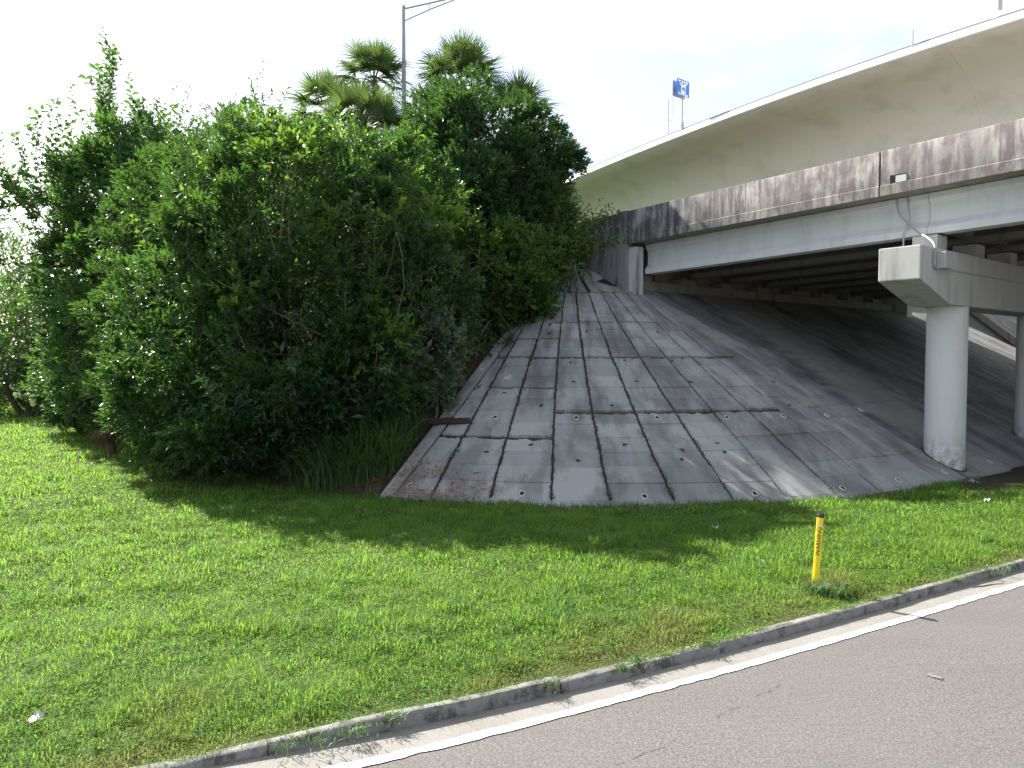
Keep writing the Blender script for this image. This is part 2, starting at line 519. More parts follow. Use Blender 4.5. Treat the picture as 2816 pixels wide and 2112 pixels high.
M['galv'] = plain('galvanised steel', (0.42, 0.43, 0.45), 0.5, 0.5, var=0.2)
M['galv_light'] = plain('painted lamp post steel', (0.36, 0.37, 0.40), 0.55, 0.2, var=0.15)
M['coping'] = plain('grey coping rail', (0.26, 0.26, 0.29), 0.6)
M['conduit'] = plain('grey conduit', (0.36, 0.36, 0.37), 0.5, var=0.1)
M['box'] = plain('grey junction box', (0.42, 0.42, 0.42), 0.5, var=0.1)
M['pvc'] = plain('white drain pipe', (0.72, 0.72, 0.70), 0.45, var=0.15, scale=12)
M['hole'] = plain('dark hole', (0.012, 0.012, 0.012), 0.9)
M['yellow'] = plain('yellow marker plastic', (0.80, 0.60, 0.015), 0.42, var=0.12, scale=7)
M['black_cap'] = plain('black cap plastic', (0.022, 0.020, 0.024), 0.5)
M['ink'] = plain('black print', (0.02, 0.02, 0.015), 0.6)
M['pink'] = plain('faded red sticker', (0.72, 0.36, 0.33), 0.6)
M['sticker'] = plain('white sticker', (0.80, 0.78, 0.76), 0.6)
M['sign_blue'] = plain('blue sign sheeting', (0.035, 0.17, 0.60), 0.45, var=0.06)
M['sign_white'] = plain('white sign sheeting', (0.80, 0.80, 0.80), 0.45, var=0.04)
M['sign_dark'] = plain('dark emblem print', (0.10, 0.10, 0.14), 0.5)
M['sign_grey'] = plain('grey emblem print', (0.30, 0.30, 0.36), 0.5)
M['sign_back'] = plain('aluminium sign back', (0.40, 0.40, 0.44), 0.5, 0.3)
M['litter'] = plain('white litter', (0.52, 0.53, 0.56), 0.55, var=0.3, scale=20)
M['litter_grey'] = plain('flattened grey litter', (0.20, 0.215, 0.20), 0.7, var=0.5, scale=30)
M['log'] = bark('weathered log', (0.075, 0.055, 0.045))
M['stick'] = bark('dry stick', (0.20, 0.15, 0.09))
M['dead_leaf'] = plain('dead leaves', (0.19, 0.105, 0.050), 0.9, var=0.6, scale=14)
M['straw'] = plain('dry straw', (0.33, 0.21, 0.115), 0.9, var=0.5, scale=14)
M['rail_wood'] = plain('dark guard rail post', (0.06, 0.055, 0.05), 0.9, var=0.4)

# ------------------------------------------------------------------ ground
def axis(lo, hi, fine_lo, fine_hi, step, grow=1.18):
    xs = list(np.arange(fine_lo, fine_hi + 1e-6, step))
    s = step; x = fine_hi
    while x < hi: s *= grow; x += s; xs.append(x)
    s = step; x = fine_lo
    while x > lo: s *= grow; x -= s; xs.insert(0, x)
    return np.array(xs)

def grid_faces(nu, nv):
    i = np.arange(nu - 1)[:, None]; j = np.arange(nv - 1)[None, :]
    a = i * nv + j
    return np.stack([a, a + nv, a + nv + 1, a + 1], -1).reshape(-1, 4)

xs = axis(-400, 400, -22, 22, 0.3)
vv = axis(-0.02, 500, 0.0, 34, 0.3)
vv = vv[vv >= 0]
X, Vv = np.meshgrid(xs, vv, indexing='ij')
Y = np.where(np.abs(X) < 60, kerb_y(np.clip(X, -60, 80)), kerb_y(np.clip(X, -60, 80))) + Vv + 0.02
Z = ground_z(X, Y)
far = smooth((np.hypot(X, Y) - 60) / 60)
me = new_mesh('ground', np.stack([X, Y, Z], -1).reshape(-1, 3), grid_faces(len(xs), len(vv)), True)
zs_, rad_, pa_, pb_ = slope_z(X, Y)
bare = smooth((R + 0.6 - rad_) / 1.4) * (pa_ < 0)
bare = np.maximum(bare, 0.8 * smooth((12.2 - np.abs(X - 15)) / 4) * smooth((Y - 0.6 * X - 6.9) / 2) * (X > 10))
attr(me, 'bare', bare.ravel())
attr(me, 'turf', np.maximum(smooth((np.hypot(X, Y) - 38) / 14), smooth((np.abs(X) - .85 * Y - 2) / 3)).ravel())
ground = tag(link('ground', me, M['soil']), kind='structure')

# road sheet, gutter, painted line, kerb
def strip(name, off0, off1, z, mat, x0=-45, x1=70, step=0.25, cols=1, wob=0.0, flare0=0.0, flare1=0.0):
    xk = np.arange(x0, x1, step)
    nx, ny = kerb_n(xk); yk = kerb_y(xk)
    rows = []
    for k in range(cols + 1):
        fl_ = smooth(-(xk - 0.6) / 2.4)
        o = off0 + flare0 * fl_ + (off1 + flare1 * fl_ - off0 - flare0 * fl_) * k / cols
        w_ = wob * np.convolve(RNG.normal(size=len(xk)), np.ones(3) / 3, mode='same') if wob else 0
        rows.append(np.stack([xk - nx * (o + w_), yk - ny * (o + w_), np.full_like(xk, z)], -1))
    V = np.stack(rows, 1).reshape(-1, 3)
    me = new_mesh(name, V, grid_faces(len(xk), cols + 1)[:, ::-1].copy())
    return link(name, me, mat)
xr = np.array([-400, -60, -40, -20, -10, 0, 10, 20, 40, 80, 400.])
rk = np.arange(-58, 78, 0.5)
nx, ny = kerb_n(rk); ykk = kerb_y(rk)
V = []
for i in range(len(rk)):
    V.append((rk[i] - nx[i] * 0.07, ykk[i] - ny[i] * 0.07, 0.0))
    V.append((rk[i], ykk[i] - 160.0, 0.0))
me = new_mesh('road', V, grid_faces(len(rk), 2)[:, ::-1].copy())
tag(link('road', me, M['asphalt']), kind='structure')
tag(strip('gutter', 0.07, 0.395, 0.004, M['gutter'], wob=0.015, flare1=0.05), kind='structure')
tag(strip('road_edge_line', 0.385, 0.485, 0.008, M['paint'], step=0.04, wob=0.010, flare0=0.05, flare1=0.05), kind='structure')
# hairline cracks in the road, slightly sunk tar
mbc = MB()
def crack(pts, w):
    P = []
    for i in range(len(pts) - 1):
        n = 14
        for k in range(n):
            f_ = k / n
            P.append((pts[i][0] * (1 - f_) + pts[i + 1][0] * f_ + random.uniform(-.02, .02), pts[i][1] * (1 - f_) + pts[i + 1][1] * f_ + random.uniform(-.02, .02)))
    for i in range(len(P) - 1):
        if random.random() < 0.35: continue
        (x0, y0), (x1, y1) = P[i], P[i + 1]
        dx, dy = x1 - x0, y1 - y0; d = math.hypot(dx, dy) or 1
        a_ = w * random.uniform(.4, 1.2); b_ = w * random.uniform(.4, 1.2)
        mbc.add([(x0 - dy / d * a_, y0 + dx / d * a_, .004), (x0 + dy / d * a_, y0 - dx / d * a_, .004), (x1 + dy / d * b_, y1 - dx / d * b_, .004), (x1 - dy / d * b_, y1 + dx / d * b_, .004)], [(0, 1, 2, 3)])
crack([(0.2, 5.05), (1.1, 5.55), (1.9, 6.2), (2.6, 6.75)], 0.0022)
crack([(0.3, 4.4), (1.6, 5.0), (3.0, 5.2)], 0.0018)
tag(mbc.build('road_cracks', M['tar']), kind='stuff')

kerb = empty('kerb', (0, 0, 0))
tag(kerb, kind='structure')
prof = [(0.0, -0.12), (0.0, 0.110), (0.010, 0.118), (0.058, 0.120), (0.080, 0.112), (0.092, 0.094), (0.108, 0.0), (0.110, -0.12)]
arc = np.concatenate([[0], np.cumsum(np.hypot(np.diff(KX), np.diff(KY)))])
s0 = np.interp(2.66, KX, arc)
SEC = 2.55
for k in range(-6, 12):
    a0, a1 = s0 + k * SEC + 0.004, s0 + (k + 1) * SEC - 0.004
    jit = random.uniform(-.016, .012); jo = random.uniform(-.012, .012)
    rings = []
    for ss in np.linspace(a0, a1, 9):
        x = float(np.interp(ss, arc, KX)); y = float(kerb_y(x)); nx, ny = kerb_n(x)
        rings.append([(x - nx * (o + jo), y - ny * (o + jo), z * (float(kerb_h(x)) if z > 0 else 1) + jit * (z > 0) + random.uniform(-.006, .005) * (z > .05)) for o, z in prof])
    mb = MB(); mb.loft(rings)
    mb.build('kerb_section', M['kerb'], kerb, True)
    rings = []
    for ss in (a0 - 0.0095, a0 + 0.0015):
        x = float(np.interp(ss, arc, KX)); y = float(kerb_y(x)); nx, ny = kerb_n(x)
        rings.append([(x - nx * (o * .93 + .002), y - ny * (o * .93 + .002), z * (float(kerb_h(x)) if z > 0 else 1) * .93 - .002) for o, z in prof])
    mb = MB(); mb.loft(rings); mb.build('joint_filler', M['tar'], kerb)

# ------------------------------------------------------------------ slope paving
def panel(poly, dz, jag, name, parent, thick=0.07, mat=None, fine_n=5):
    """poly: function (u,v in 0..1) -> ('c',ang,s) or ('p',pa,pb) world point + lc; jagged outline slab"""
    pass

def fan_point(mode, q, s):
    if mode == 'cone':
        x, y, z = cone(q, s)
        lc = (q * R * 0.75, s * 1.13, (x - CX) * AX + (y - CY) * AY)
        drip = 0.0
    else:
        pb = -(R - s)
        x, y, z = L(q, pb, ZT + SL * s)
        lc = (q + TH * R * 0.75, s * 1.13, q)
        cl = 1.85 - (-4.9 - pb) * 0.20
        d = q - cl
        drip = math.exp(-(d / 0.42) ** 2) if d < 0 else math.exp(-(d / 0.28) ** 2)
    if mode == 'plane':
        drip = (drip, float(smooth((d - 0.2) / 0.5) * (1 - smooth((d - 2.6) / 0.9))))
    else: drip = (drip, 0.0)
    return (x, y, z), lc, drip

def make_panel(mode, qa, qb, s0, s1, name, parent, gap_l, gap_r, gap_b, gap_t, jag, tilt, into=None):
    """qa,qb: callables of s giving the side lines. One slab with ragged edges."""
    n = 7
    out = []
    def edge_pt(u, s, kind):
        q0, q1 = qa(s), qb(s)
        rr = max(R - s, 0.05) if mode == 'cone' else 1.0
        q0 += gap_l / rr; q1 -= gap_r / rr
        return (q0 + (q1 - q0) * u), s
    sa, sb = s0 + gap_b, s1 - gap_t
    ring = []
    for k in range(n): ring.append((k / n, sa, 0))
    for k in range(4): ring.append((1.0, sa + (sb - sa) * k / 4, 1))
    for k in range(n): ring.append((1 - k / n, sb, 2))
    for k in range(4): ring.append((0.0, sb - (sb - sa) * k / 4, 3))
    top, bot, inner = [], [], []
    lcs, drips = [], []
    widths = (gap_b, gap_r, gap_t, gap_l)
    for u, s, side in ring:
        q, ss = edge_pt(u, s, side)
        rr = max(R - s, 0.05) if mode == 'cone' else 1.0
        j = jag * widths[side] * random.uniform(-0.7, 0.7)
        if side in (0, 2): ss = ss + j * (1 if side == 0 else -1)
        else: q = q + (j / rr) * (1 if side == 3 else -1)
        (x, y, z), lc, dr = fan_point(mode, q, ss)
        top.append((x, y, z + tilt)); bot.append((x, y, z - 0.09)); lcs.append(lc); drips.append(dr)
    m = len(top)
    # inset ring so that the edge weathering has a width
    cxm = sum(p[0] for p in top) / m; cym = sum(p[1] for p in top) / m; czm = sum(p[2] for p in top) / m
    c_lc = tuple(sum(p[i] for p in lcs) / m for i in range(3))
    ins, ins_lc = [], []
    for p, lc in zip(top, lcs):
        w_ = 0.12
        ins.append((p[0] + (cxm - p[0]) * w_, p[1] + (cym - p[1]) * w_, p[2] + (czm - p[2]) * w_ + 0.0))
        ins_lc.append(tuple(lc[i] + (c_lc[i] - lc[i]) * w_ for i in range(3)))
    V = top + ins + bot
    LC = lcs + ins_lc + lcs
    DR = drips + drips + drips
    ev = [min(1.0, max(0.0, (widths[sd_] - 0.009) / 0.02)) for _, _, sd_ in ring]
    ED = ev + [0.0] * m + ev
    F = []
    for k in range(m):
        k2 = (k + 1) % m
        F.append((k, k2, m + k2, m + k))
        F.append((2 * m + k, 2 * m + k2, k2, k))
    F.append(tuple(m + k for k in range(m)))
    if into is not None:
        o = len(into['v']); into['v'] += V; into['lc'] += LC; into['dr'] += DR; into['ed'] += ED
        into['f'] += [tuple(i + o for i in f) for f in F]
        return None
    me = new_mesh(name, V, F)
    attr(me, 'lc', LC, 'FLOAT_VECTOR'); attr(me, 'drip', [q[0] for q in DR]); attr(me, 'clean', [q[1] for q in DR]); attr(me, 'edge', ED)
    return link(name, me, M['panel'], parent)

deg = math.radians
FAN = [deg(x) for x in (-22.0, -17.2, -11.9, -6.6, -1.7, 3.7, 8.9, 14.0, 19.0, 24.0, 29.0, 33.8)] + [TH]
def fan_line(a0):
    def f(s):
        d = math.degrees(a0)
        drift = -2.1 * max(0.0, 1 - (d / 24.0) ** 2) * (s / (19 * ROW))
        return a0 + deg(drift)
    return f
EDGE_L = -0.3842
fan_bed = empty('fan_slope_paving'); tag(fan_bed, 'fan shaped grey concrete slope paving with black tarred joints below the wing wall', kind='structure')
plane_bed = empty('slope_paving'); tag(plane_bed, 'grey concrete slope paving running back under the bridge', kind='structure')

# dark bedding sheets under the panels
V, F = [], []
angs = np.linspace(EDGE_L - 0.012, TH, 60); ss = np.linspace(-0.02, R - 0.05, 40)
for a_ in angs:
    for s_ in ss: V.append(cone(a_, s_, -0.045))
me = new_mesh('bedding', np.array(V), grid_faces(60, 40)); link('bedding', me, M['tar'], fan_bed)
V = []
pas = np.linspace(0, 45, 60); pbs = np.linspace(-R - 0.02, -3.2, 30)
for a_ in pas:
    for b_ in pbs: V.append(L(a_, b_, ZT + SL * (R + b_) - 0.045))
me = new_mesh('bedding', np.array(V), grid_faces(60, 30)); link('bedding', me, M['tar'], plane_bed)

NR = 19
def heavy_row(n, ci):
    """tarred horizontal joints, by fan column"""
    left = ci < 3
    if n == 19: return 0.10
    if n == 11: return 0.10 if ci < 10 else 0.012
    if n == 15: return 0.085 if ci < 8 else 0.012
    if n == 6: return 0.105 if 3 <= ci < 9 else 0.007
    if n == 4: return 0.105 if left else 0.007
    if n == 8: return 0.08 if left and ci > 0 else 0.007
    if n == 13: return 0.065 if left and ci > 0 else 0.007
    return random.choice((0.005, 0.006, 0.008))
rowS = [0.16 + ROW * k for k in range(NR + 1)]
side_gap = [0.026, 0.036, 0.036, 0.030, 0.034, 0.032, 0.027, 0.026, 0.022, 0.016, 0.013, 0.012, 0.010]
for ci in range(12):
    qa, qb = fan_line(FAN[ci]), fan_line(FAN[ci + 1])
    if ci == 0:
        qa = lambda s: EDGE_L + 0.36 / max(R - s, 2.0)
    rg = {}
    for n in range(NR + 1): rg[n] = heavy_row(n, ci)
    for n in range(NR):
        gl = side_gap[ci] * random.uniform(.7, 1.2) * (0.7 if n > 12 else 1); gr = side_gap[ci + 1] * random.uniform(.7, 1.2) * (0.7 if n > 12 else 1)
        make_panel('cone', qa, qb, rowS[n], rowS[n + 1], 'concrete_panel', fan_bed, gl, gr, rg[n] * .5 if n not in (4, 6, 8, 11, 15) else rg[n] * .2, rg[n + 1] * .5 if n + 1 not in (4, 6, 8, 11, 15) else rg[n + 1], 0.65, random.uniform(-.016, .018))
# border strip on the left and toe strip along the grass
for k in range(10):
    s_a, s_b = k * 1.06, (k + 1) * 1.06
    make_panel('cone', lambda s: EDGE_L, lambda s: EDGE_L + 0.33 / max(R - s, 2.0), s_a, s_b, 'border_strip', fan_bed, 0.0, 0.012, .006, .006, 0.6, 0.02)
for ci in range(12):
    make_panel('cone', fan_line(FAN[ci]), fan_line(FAN[ci + 1]), -0.10, 0.16, 'toe_strip', fan_bed, .006, .006, 0.0, 0.012, 1.0, 0.012)
# the large cap slabs above the fan
sT = rowS[NR]
make_panel('cone', lambda s: EDGE_L - 0.05, lambda s: deg(2 + (s - sT) * -2), sT, sT + 1.75, 'cap_slab', fan_bed, 0.02, 0.05, 0.03, 0.06, 0.9, 0.01)
make_panel('cone', lambda s: deg(2 + (s - sT) * -2), lambda s: TH, sT, sT + 1.75, 'cap_slab', fan_bed, 0.05, 0.02, 0.03, 0.05, 0.9, 0.015)
make_panel('cone', lambda s: EDGE_L - 0.05, lambda s: TH, sT + 1.75, R - 0.5, 'cap_slab', fan_bed, 0.02, 0.02, 0.05, 0.0, 0.6, 0.01)

farp = {'v': [], 'f': [], 'lc': [], 'dr': [], 'ed': []}
for ci in range(21):
    q0, q1 = ci * 1.22, (ci + 1) * 1.22
    g0 = random.choice((.008, .010, .014)); g1 = random.choice((.008, .010, .014))
    brk = {n: (0.03 if (n in (6, 12) and ci in (1, 2, 5, 6, 9, 10)) else random.choice((.006, .008, .010))) for n in range(NR + 2)}
    for n in range(NR + 1):
        s_b = rowS[n + 1] if n < NR else R - 4.25
        make_panel('plane', lambda s, q0=q0: q0, lambda s, q1=q1: q1, rowS[n] if n <= NR else 0, s_b, 'concrete_panel', plane_bed, g0, g1, brk[n] * .5, brk[n + 1] * .5, 0.6, random.uniform(-.004, .005), into=None if ci < 14 else farp)
    make_panel('plane', lambda s, q0=q0: q0, lambda s, q1=q1: q1, -0.10, 0.16, 'toe_strip', plane_bed, .006, .006, 0, .012, 1.0, 0.012)
me = new_mesh('far_panels', farp['v'], farp['f'])
attr(me, 'lc', farp['lc'], 'FLOAT_VECTOR'); attr(me, 'drip', [q[0] for q in farp['dr']]); attr(me, 'edge', farp['ed'])
tag(link('far_panels', me, M['panel'], plane_bed), kind='stuff')

# drain pipe mouths in the slope
nrm_cache = {}
def slope_frame(x, y):
    e = 0.01
    z = float(slope_z(np.array(x), np.array(y))[0])
    zx = float(slope_z(np.array(x + e), np.array(y))[0]); zy = float(slope_z(np.array(x), np.array(y + e))[0])
    n = Vector((-(zx - z) / e, -(zy - z) / e, 1)).normalized()
    return Vector((x, y, z)), n
for x, y, par in [(-.43, 18.54, 0), (1.62, 18.22, 0), (3.67, 18.24, 0), (5.51, 18.53, 0), (7.18, 19.1, 0), (8.62, 19.77, 0), (10.1, 20.94, 1),
                  (-2.33, 16.41, 0), (.22, 15.67, 0), (2.85, 15.45, 0), (5.31, 15.73, 0), (7.52, 16.36, 0), (9.23, 17.2, 0), (11.03, 18.35, 1), (13.4, 20.2, 1), (16.0, 22.3, 1)]:
    p, n = slope_frame(x, y)
    down = Vector((n.x, n.y, 0)).normalized()
    fall = (down - n * down.dot(n)).normalized()                   # down the slope
    side = n.cross(fall).normalized()
    n_ = 18
    def ring(r_, d_): return [p + n * d_ + side * math.cos(2 * math.pi * k / n_) * r_ + fall * math.sin(2 * math.pi * k / n_) * r_ * 1.35 for k in range(n_)]
    mb = MB(); mb.loft([ring(0.062, -0.06), ring(0.062, 0.026), ring(0.054, 0.026), ring(0.054, -0.04)], caps=False)
    pipe_o = mb.build('drain_pipe', M['pvc'], plane_bed if par else fan_bed, True)
    mb = MB(); mb.add(ring(0.0535, 0.0135), [tuple(range(n_))])
    mb.build('pipe_bore', M['hole'], pipe_o)
# small lifting recesses, dark and crusted
mb = MB()
for x, y in [(0.77, 18.85), (0.47, 17.29), (1.53, 16.64), (2.69, 17.16), (4.04, 17.05), (3.94, 16.7), (2.58, 18.72), (1.7, 19.83), (4.48, 18.86), (1.7, 20.82), (3.24, 20.91), (3.4, 19.85), (4.96, 20.07), (1.18, 22.57), (2.33, 22.56), (3.5, 22.62), (4.61, 22.82), (5.55, 23.09), (1.23, 23.13), (2.42, 23.03), (4.67, 21.14), (4.96, 17.4), (7.62, 21.07), (7.62, 19.82), (5.05, 17.08), (-1.3, 17.4), (-.6, 17.2), (-.2, 19.6), (-.9, 20.1)]:
    p, n = slope_frame(x, y)
    s_ = n.cross(Vector((0, 1, 0))).normalized(); u_ = s_.cross(n)
    pts = [p + n * 0.016]
    m_ = 9
    for k in range(m_):
        r_ = random.uniform(.02, .065)
        pts.append(p + n * 0.011 + (s_ * math.cos(2 * math.pi * k / m_) * 1.3 + u_ * math.sin(2 * math.pi * k / m_)) * r_)
    mb.add(pts, [(0, 1 + k, 1 + (k + 1) % m_) for k in range(m_)])
tag(mb.build('lifting_recess', M['tar'], fan_bed), kind='stuff')

# raised flume edge and the slope beyond it, where the sun falls between the two bridges
far_bed = empty('far_slope_paving'); tag(far_bed, 'sunlit concrete slope beyond the bridge with a raised edge', kind='structure')
def fl(t_, off, dz):
    pa = 32.9 - 7.4 * t_; pb = -2.8 - 5.6 * t_
    pa += off * 0.60; pb -= off * 0.80
    return L(pa, pb, ZT + SL * (R + pb) + dz)
mb = MB()
mb.loft([[fl(t_, -.05, -.3), fl(t_, -.05, .42), fl(t_, .25, .46), fl(t_, 0.26, -.3)] for t_ in np.linspace(-0.2, 2.1, 12)])
mb.build('raised_edge', M['abutment'], far_bed)
for r_ in range(12):
    for k in range(12):
        t0, t1 = -0.2 + k * 0.19, -0.2 + (k + 1) * 0.19 - 0.006
        o0, o1 = 0.28 + r_ * 1.0, 0.28 + (r_ + 1) * 1.0 - 0.025
        V = [fl(t0, o0, .40), fl(t1, o0, .40), fl(t1, o1, .40), fl(t0, o1, .40), fl(t0, o0, .1), fl(t1, o0, .1), fl(t1, o1, .1), fl(t0, o1, .1)]
        me = new_mesh('concrete_panel', V, [(0, 1, 2, 3), (0, 4, 5, 1), (1, 5, 6, 2), (2, 6, 7, 3), (3, 7, 4, 0)])
        attr(me, 'lc', [(o0 * 1.1 + 31, t0 * 9, 5)] * 2 + [(o1 * 1.1 + 31, t1 * 9, 5)] * 2 + [(0, 0, 0)] * 4, 'FLOAT_VECTOR'); attr(me, 'drip', [0] * 8); attr(me, 'edge', [0] * 8)
        link('concrete_panel', me, M['panel'], far_bed)

# ------------------------------------------------------------------ the overpass
bridge = thing('overpass_bridge', 'low concrete overpass with mildewed barrier and pale girder above the slope paving', 'bridge', L(0, -9, 0))
bridge_inv = Matrix.Translation(-bridge.location)
BR_OBJS = []
def bpart(mb, name, mat, smooth_faces=False, bevel=0.0, parent=None):
    o = mb.build(name, mat, None, smooth_faces, bevel)
    o.data.transform(bridge_inv)
    o.parent = parent or bridge
    return o
GR = -0.0192
def zdeck(pb): return 6.98 + GR * pb          # underside of the deck slab
PB_END, PB_ABUT = -46.0, -4.25
W_BR = 20.4

# deck slab with overhang
mb = MB()
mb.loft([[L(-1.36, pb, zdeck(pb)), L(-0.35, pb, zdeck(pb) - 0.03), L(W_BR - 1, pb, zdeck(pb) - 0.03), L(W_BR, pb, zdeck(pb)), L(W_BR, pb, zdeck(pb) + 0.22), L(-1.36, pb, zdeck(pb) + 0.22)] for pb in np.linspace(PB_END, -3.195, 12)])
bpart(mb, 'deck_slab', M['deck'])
# barrier sections: joint seen above the pier
def barrier(pb0, pb1, notch=None, far_side=False):
    pbs = list(np.linspace(pb0, pb1, 10))
    rings = []
    for pb in pbs:
        z0 = zdeck(pb)
        sgn = 1
        rings.append([L(-1.405, pb, z0 - 0.02), L(-1.405, pb, z0 + 0.23), L(-1.385, pb, z0 + 0.245), L(-1.385, pb, z0 + 1.10), L(-1.365, pb, z0 + 1.13), L(-1.20, pb, z0 + 1.13), L(-1.13, pb, z0 + 0.55), L(-0.95, pb, z0 + 0.36), L(-0.95, pb, z0 + 0.226), L(-1.355, pb, z0 + 0.224), L(-1.355, pb, z0 - 0.02)])
    mb = MB(); mb.loft(rings)
    o = bpart(mb, 'barrier_section', M['barrier'], True)
    co = np.array([v.co[:] for v in o.data.vertices])
    pbv = (co[:, 0] + bridge.location.x - CX) * BX + (co[:, 1] + bridge.location.y - CY) * BY
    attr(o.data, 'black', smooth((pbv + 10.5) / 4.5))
    return o
bs1 = barrier(-12.93, -9.0); bs1['label'] = 'plum stained barrier section with pale runs'
bs2 = barrier(-8.985, PB_ABUT + 0.02); bs2['label'] = 'blackened barrier section beside the wing wall'
bs3 = barrier(-22.0, -12.98); barrier(-34.0, -22.02); barrier(PB_END, -34.02)
# drain scupper in the barrier next to the joint
mb = MB(); zz = zdeck(-13.5) + 0.25
mb.lbox(-1.392, -1.30, -13.62, -13.22, zz, zz + 0.20)
bpart(mb, 'scupper', M['hole'])
mb = MB(); mb.lbox(-1.400, -1.32, -13.62, -13.36, zz, zz + 0.17)
bpart(mb, 'scupper_plate', M['column'])
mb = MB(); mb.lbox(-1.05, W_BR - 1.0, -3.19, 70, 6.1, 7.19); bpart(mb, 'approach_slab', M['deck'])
# girders
def girder(pa, pb0, pb1):
    H = 1.05
    prof_ = [(-.23, 0), (.23, 0), (.23, .17), (.085, .33), (.085, .78), (.2, .9), (.2, 1.04), (-.2, 1.04), (-.2, .9), (-.085, .78), (-.085, .33), (-.23, .17)]
    rings = []
    for pb in np.linspace(pb0, pb1, 6):
        z0 = zdeck(pb) - 0.03 - H + 0.004
        rings.append([L(pa + x, pb, z0 + z) for x, z in prof_])
    mb = MB(); mb.loft(rings)
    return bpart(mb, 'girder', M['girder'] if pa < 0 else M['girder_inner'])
GA = [-0.58 + 2.55 * k for k in range(9)]
for pa in GA:
    girder(pa, -13.893, -4.55)
    girder(pa, PB_END, -13.905)
# diaphragms over the pier and at the abutment
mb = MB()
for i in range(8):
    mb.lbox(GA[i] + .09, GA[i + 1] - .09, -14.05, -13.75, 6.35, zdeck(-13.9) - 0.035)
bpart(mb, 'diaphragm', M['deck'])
# pier cap: cantilevered end with sloping underside
CAPB0, CAPB1 = -14.45, -13.48
def cap_ring(pb, inset=0.0):
    return [L(-2.50 + inset, pb, 5.70 - inset), L(-2.50 + inset, pb, 4.90 + inset), L(-0.75, pb, 4.37), L(20.5, pb, 4.37), L(20.5, pb, 5.70 - inset)]
mb = MB(); mb.loft([cap_ring(CAPB0 , 0.0), cap_ring(CAPB1, 0.0)])
bpart(mb, 'pier_cap', M['pier'], bevel=0.025)
for k, pa in enumerate(GA):
    h_ = 0.0 + (zdeck(-13.9) - 0.03 - 1.05) - 5.70
    mb = MB(); mb.lbox(pa - .30, pa + .30, CAPB0 + 0.28, CAPB1 - 0.10, 5.69, 5.70 + h_ - 0.03)
    bpart(mb, 'bearing_pedestal', M['pier'])
    mb = MB(); mb.lbox(pa - .2, pa + .2, CAPB0 + 0.25, CAPB1 - 0.25, 5.70 + h_ - 0.032, 5.70 + h_ + 0.002)
    bpart(mb, 'bearing_pad', M['black_cap'])
def column(pa, pb, label=None):
    rings = []
    zb = ZT + SL * (R + pb) - 0.4
    for z in np.linspace(zb, 4.372, 24):
        rings.append([Vector(L(pa, pb, z)) + Vector((math.cos(2 * math.pi * k / 40), math.sin(2 * math.pi * k / 40), 0)) * 0.485 for k in range(40)])
    mb = MB(); mb.loft(rings)
    o = bpart(mb, 'pier_column', M['column_dirty'], True)
    zz_ = np.array([v.co.z for v in o.data.vertices]) + bridge.location.z
    attr(o.data, 'low', np.clip(1.0 - (zz_ - zb - 0.1) / 1.1, 0, 1))
    for zs_m in (1.95, 3.2):
        mb = MB(); mb.loft([[Vector(L(pa, pb, zs_m + dz)) + Vector((math.cos(2 * math.pi * k / 40), math.sin(2 * math.pi * k / 40), 0)) * rr for k in range(40)] for dz, rr in ((-.006, .484), (0, .4875), (.006, .484))], caps=False)
        bpart(mb, 'form_seam', M['column'], True)
    # tarred ring where the column meets the paving
    ring0, ring1 = [], []
    for k in range(41):
        a_ = 2 * math.pi * k / 40
        for rr, lst in ((0.48, ring0), (0.525 + random.uniform(-.012, .012), ring1)):
            x, y = L(pa, pb)[0] + math.cos(a_) * rr, L(pa, pb)[1] + math.sin(a_) * rr
            lst.append((x, y, float(slope_z(np.array(x), np.array(y))[0]) + 0.016))
    mb = MB(); mb.loft([ring0, ring1], closed=False)
    bpart(mb, 'base_seal', M['tar'], parent=None)
    return o
for pa in (0.43, 7.35, 14.3, 19.6): column(pa, -13.95)
# second pier, on the far side of the road
mb = MB(); mb.loft([[L(-2.5, pb, 5.9), L(-2.5, pb, 5.1), L(-0.75, pb, 4.6), L(20.5, pb, 4.6), L(20.5, pb, 5.9)] for pb in (-33, -32)])
bpart(mb, 'pier_cap', M['pier'], bevel=0.025)
for pa in (0.43, 7.35, 14.3, 19.6):
    mb = MB(); mb.loft([[Vector(L(pa, -32.5, z)) + Vector((math.cos(2 * math.pi * k / 24), math.sin(2 * math.pi * k / 24), 0)) * 0.485 for k in range(24)] for z in (-0.3, 4.602)])
    bpart(mb, 'pier_column', M['column'], True)
# abutment seat, backwall, pedestals, cheek walls
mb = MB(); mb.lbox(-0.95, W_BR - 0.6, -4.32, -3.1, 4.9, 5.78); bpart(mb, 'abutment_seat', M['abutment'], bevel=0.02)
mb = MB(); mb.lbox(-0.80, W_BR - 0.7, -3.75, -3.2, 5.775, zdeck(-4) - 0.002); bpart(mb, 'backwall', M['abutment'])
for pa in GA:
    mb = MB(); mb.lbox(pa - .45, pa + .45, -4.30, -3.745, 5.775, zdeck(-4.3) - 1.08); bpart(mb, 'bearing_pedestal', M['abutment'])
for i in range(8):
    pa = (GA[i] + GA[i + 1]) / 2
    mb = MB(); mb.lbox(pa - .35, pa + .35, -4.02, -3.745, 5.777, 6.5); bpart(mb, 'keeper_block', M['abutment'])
mb = MB(); mb.lbox(-1.30, -0.955, -4.60, -3.1, 5.2, zdeck(-4.3) - 0.14); bpart(mb, 'cheek_wall', M['cheek'], bevel=0.02)['label'] = 'white streaked cheek wall at the girder end'
mb = MB(); mb.lbox(W_BR - 1.1, W_BR - 0.5, -4.9, -3.1, 5.0, 6.4); bpart(mb, 'cheek_wall', M['column'])
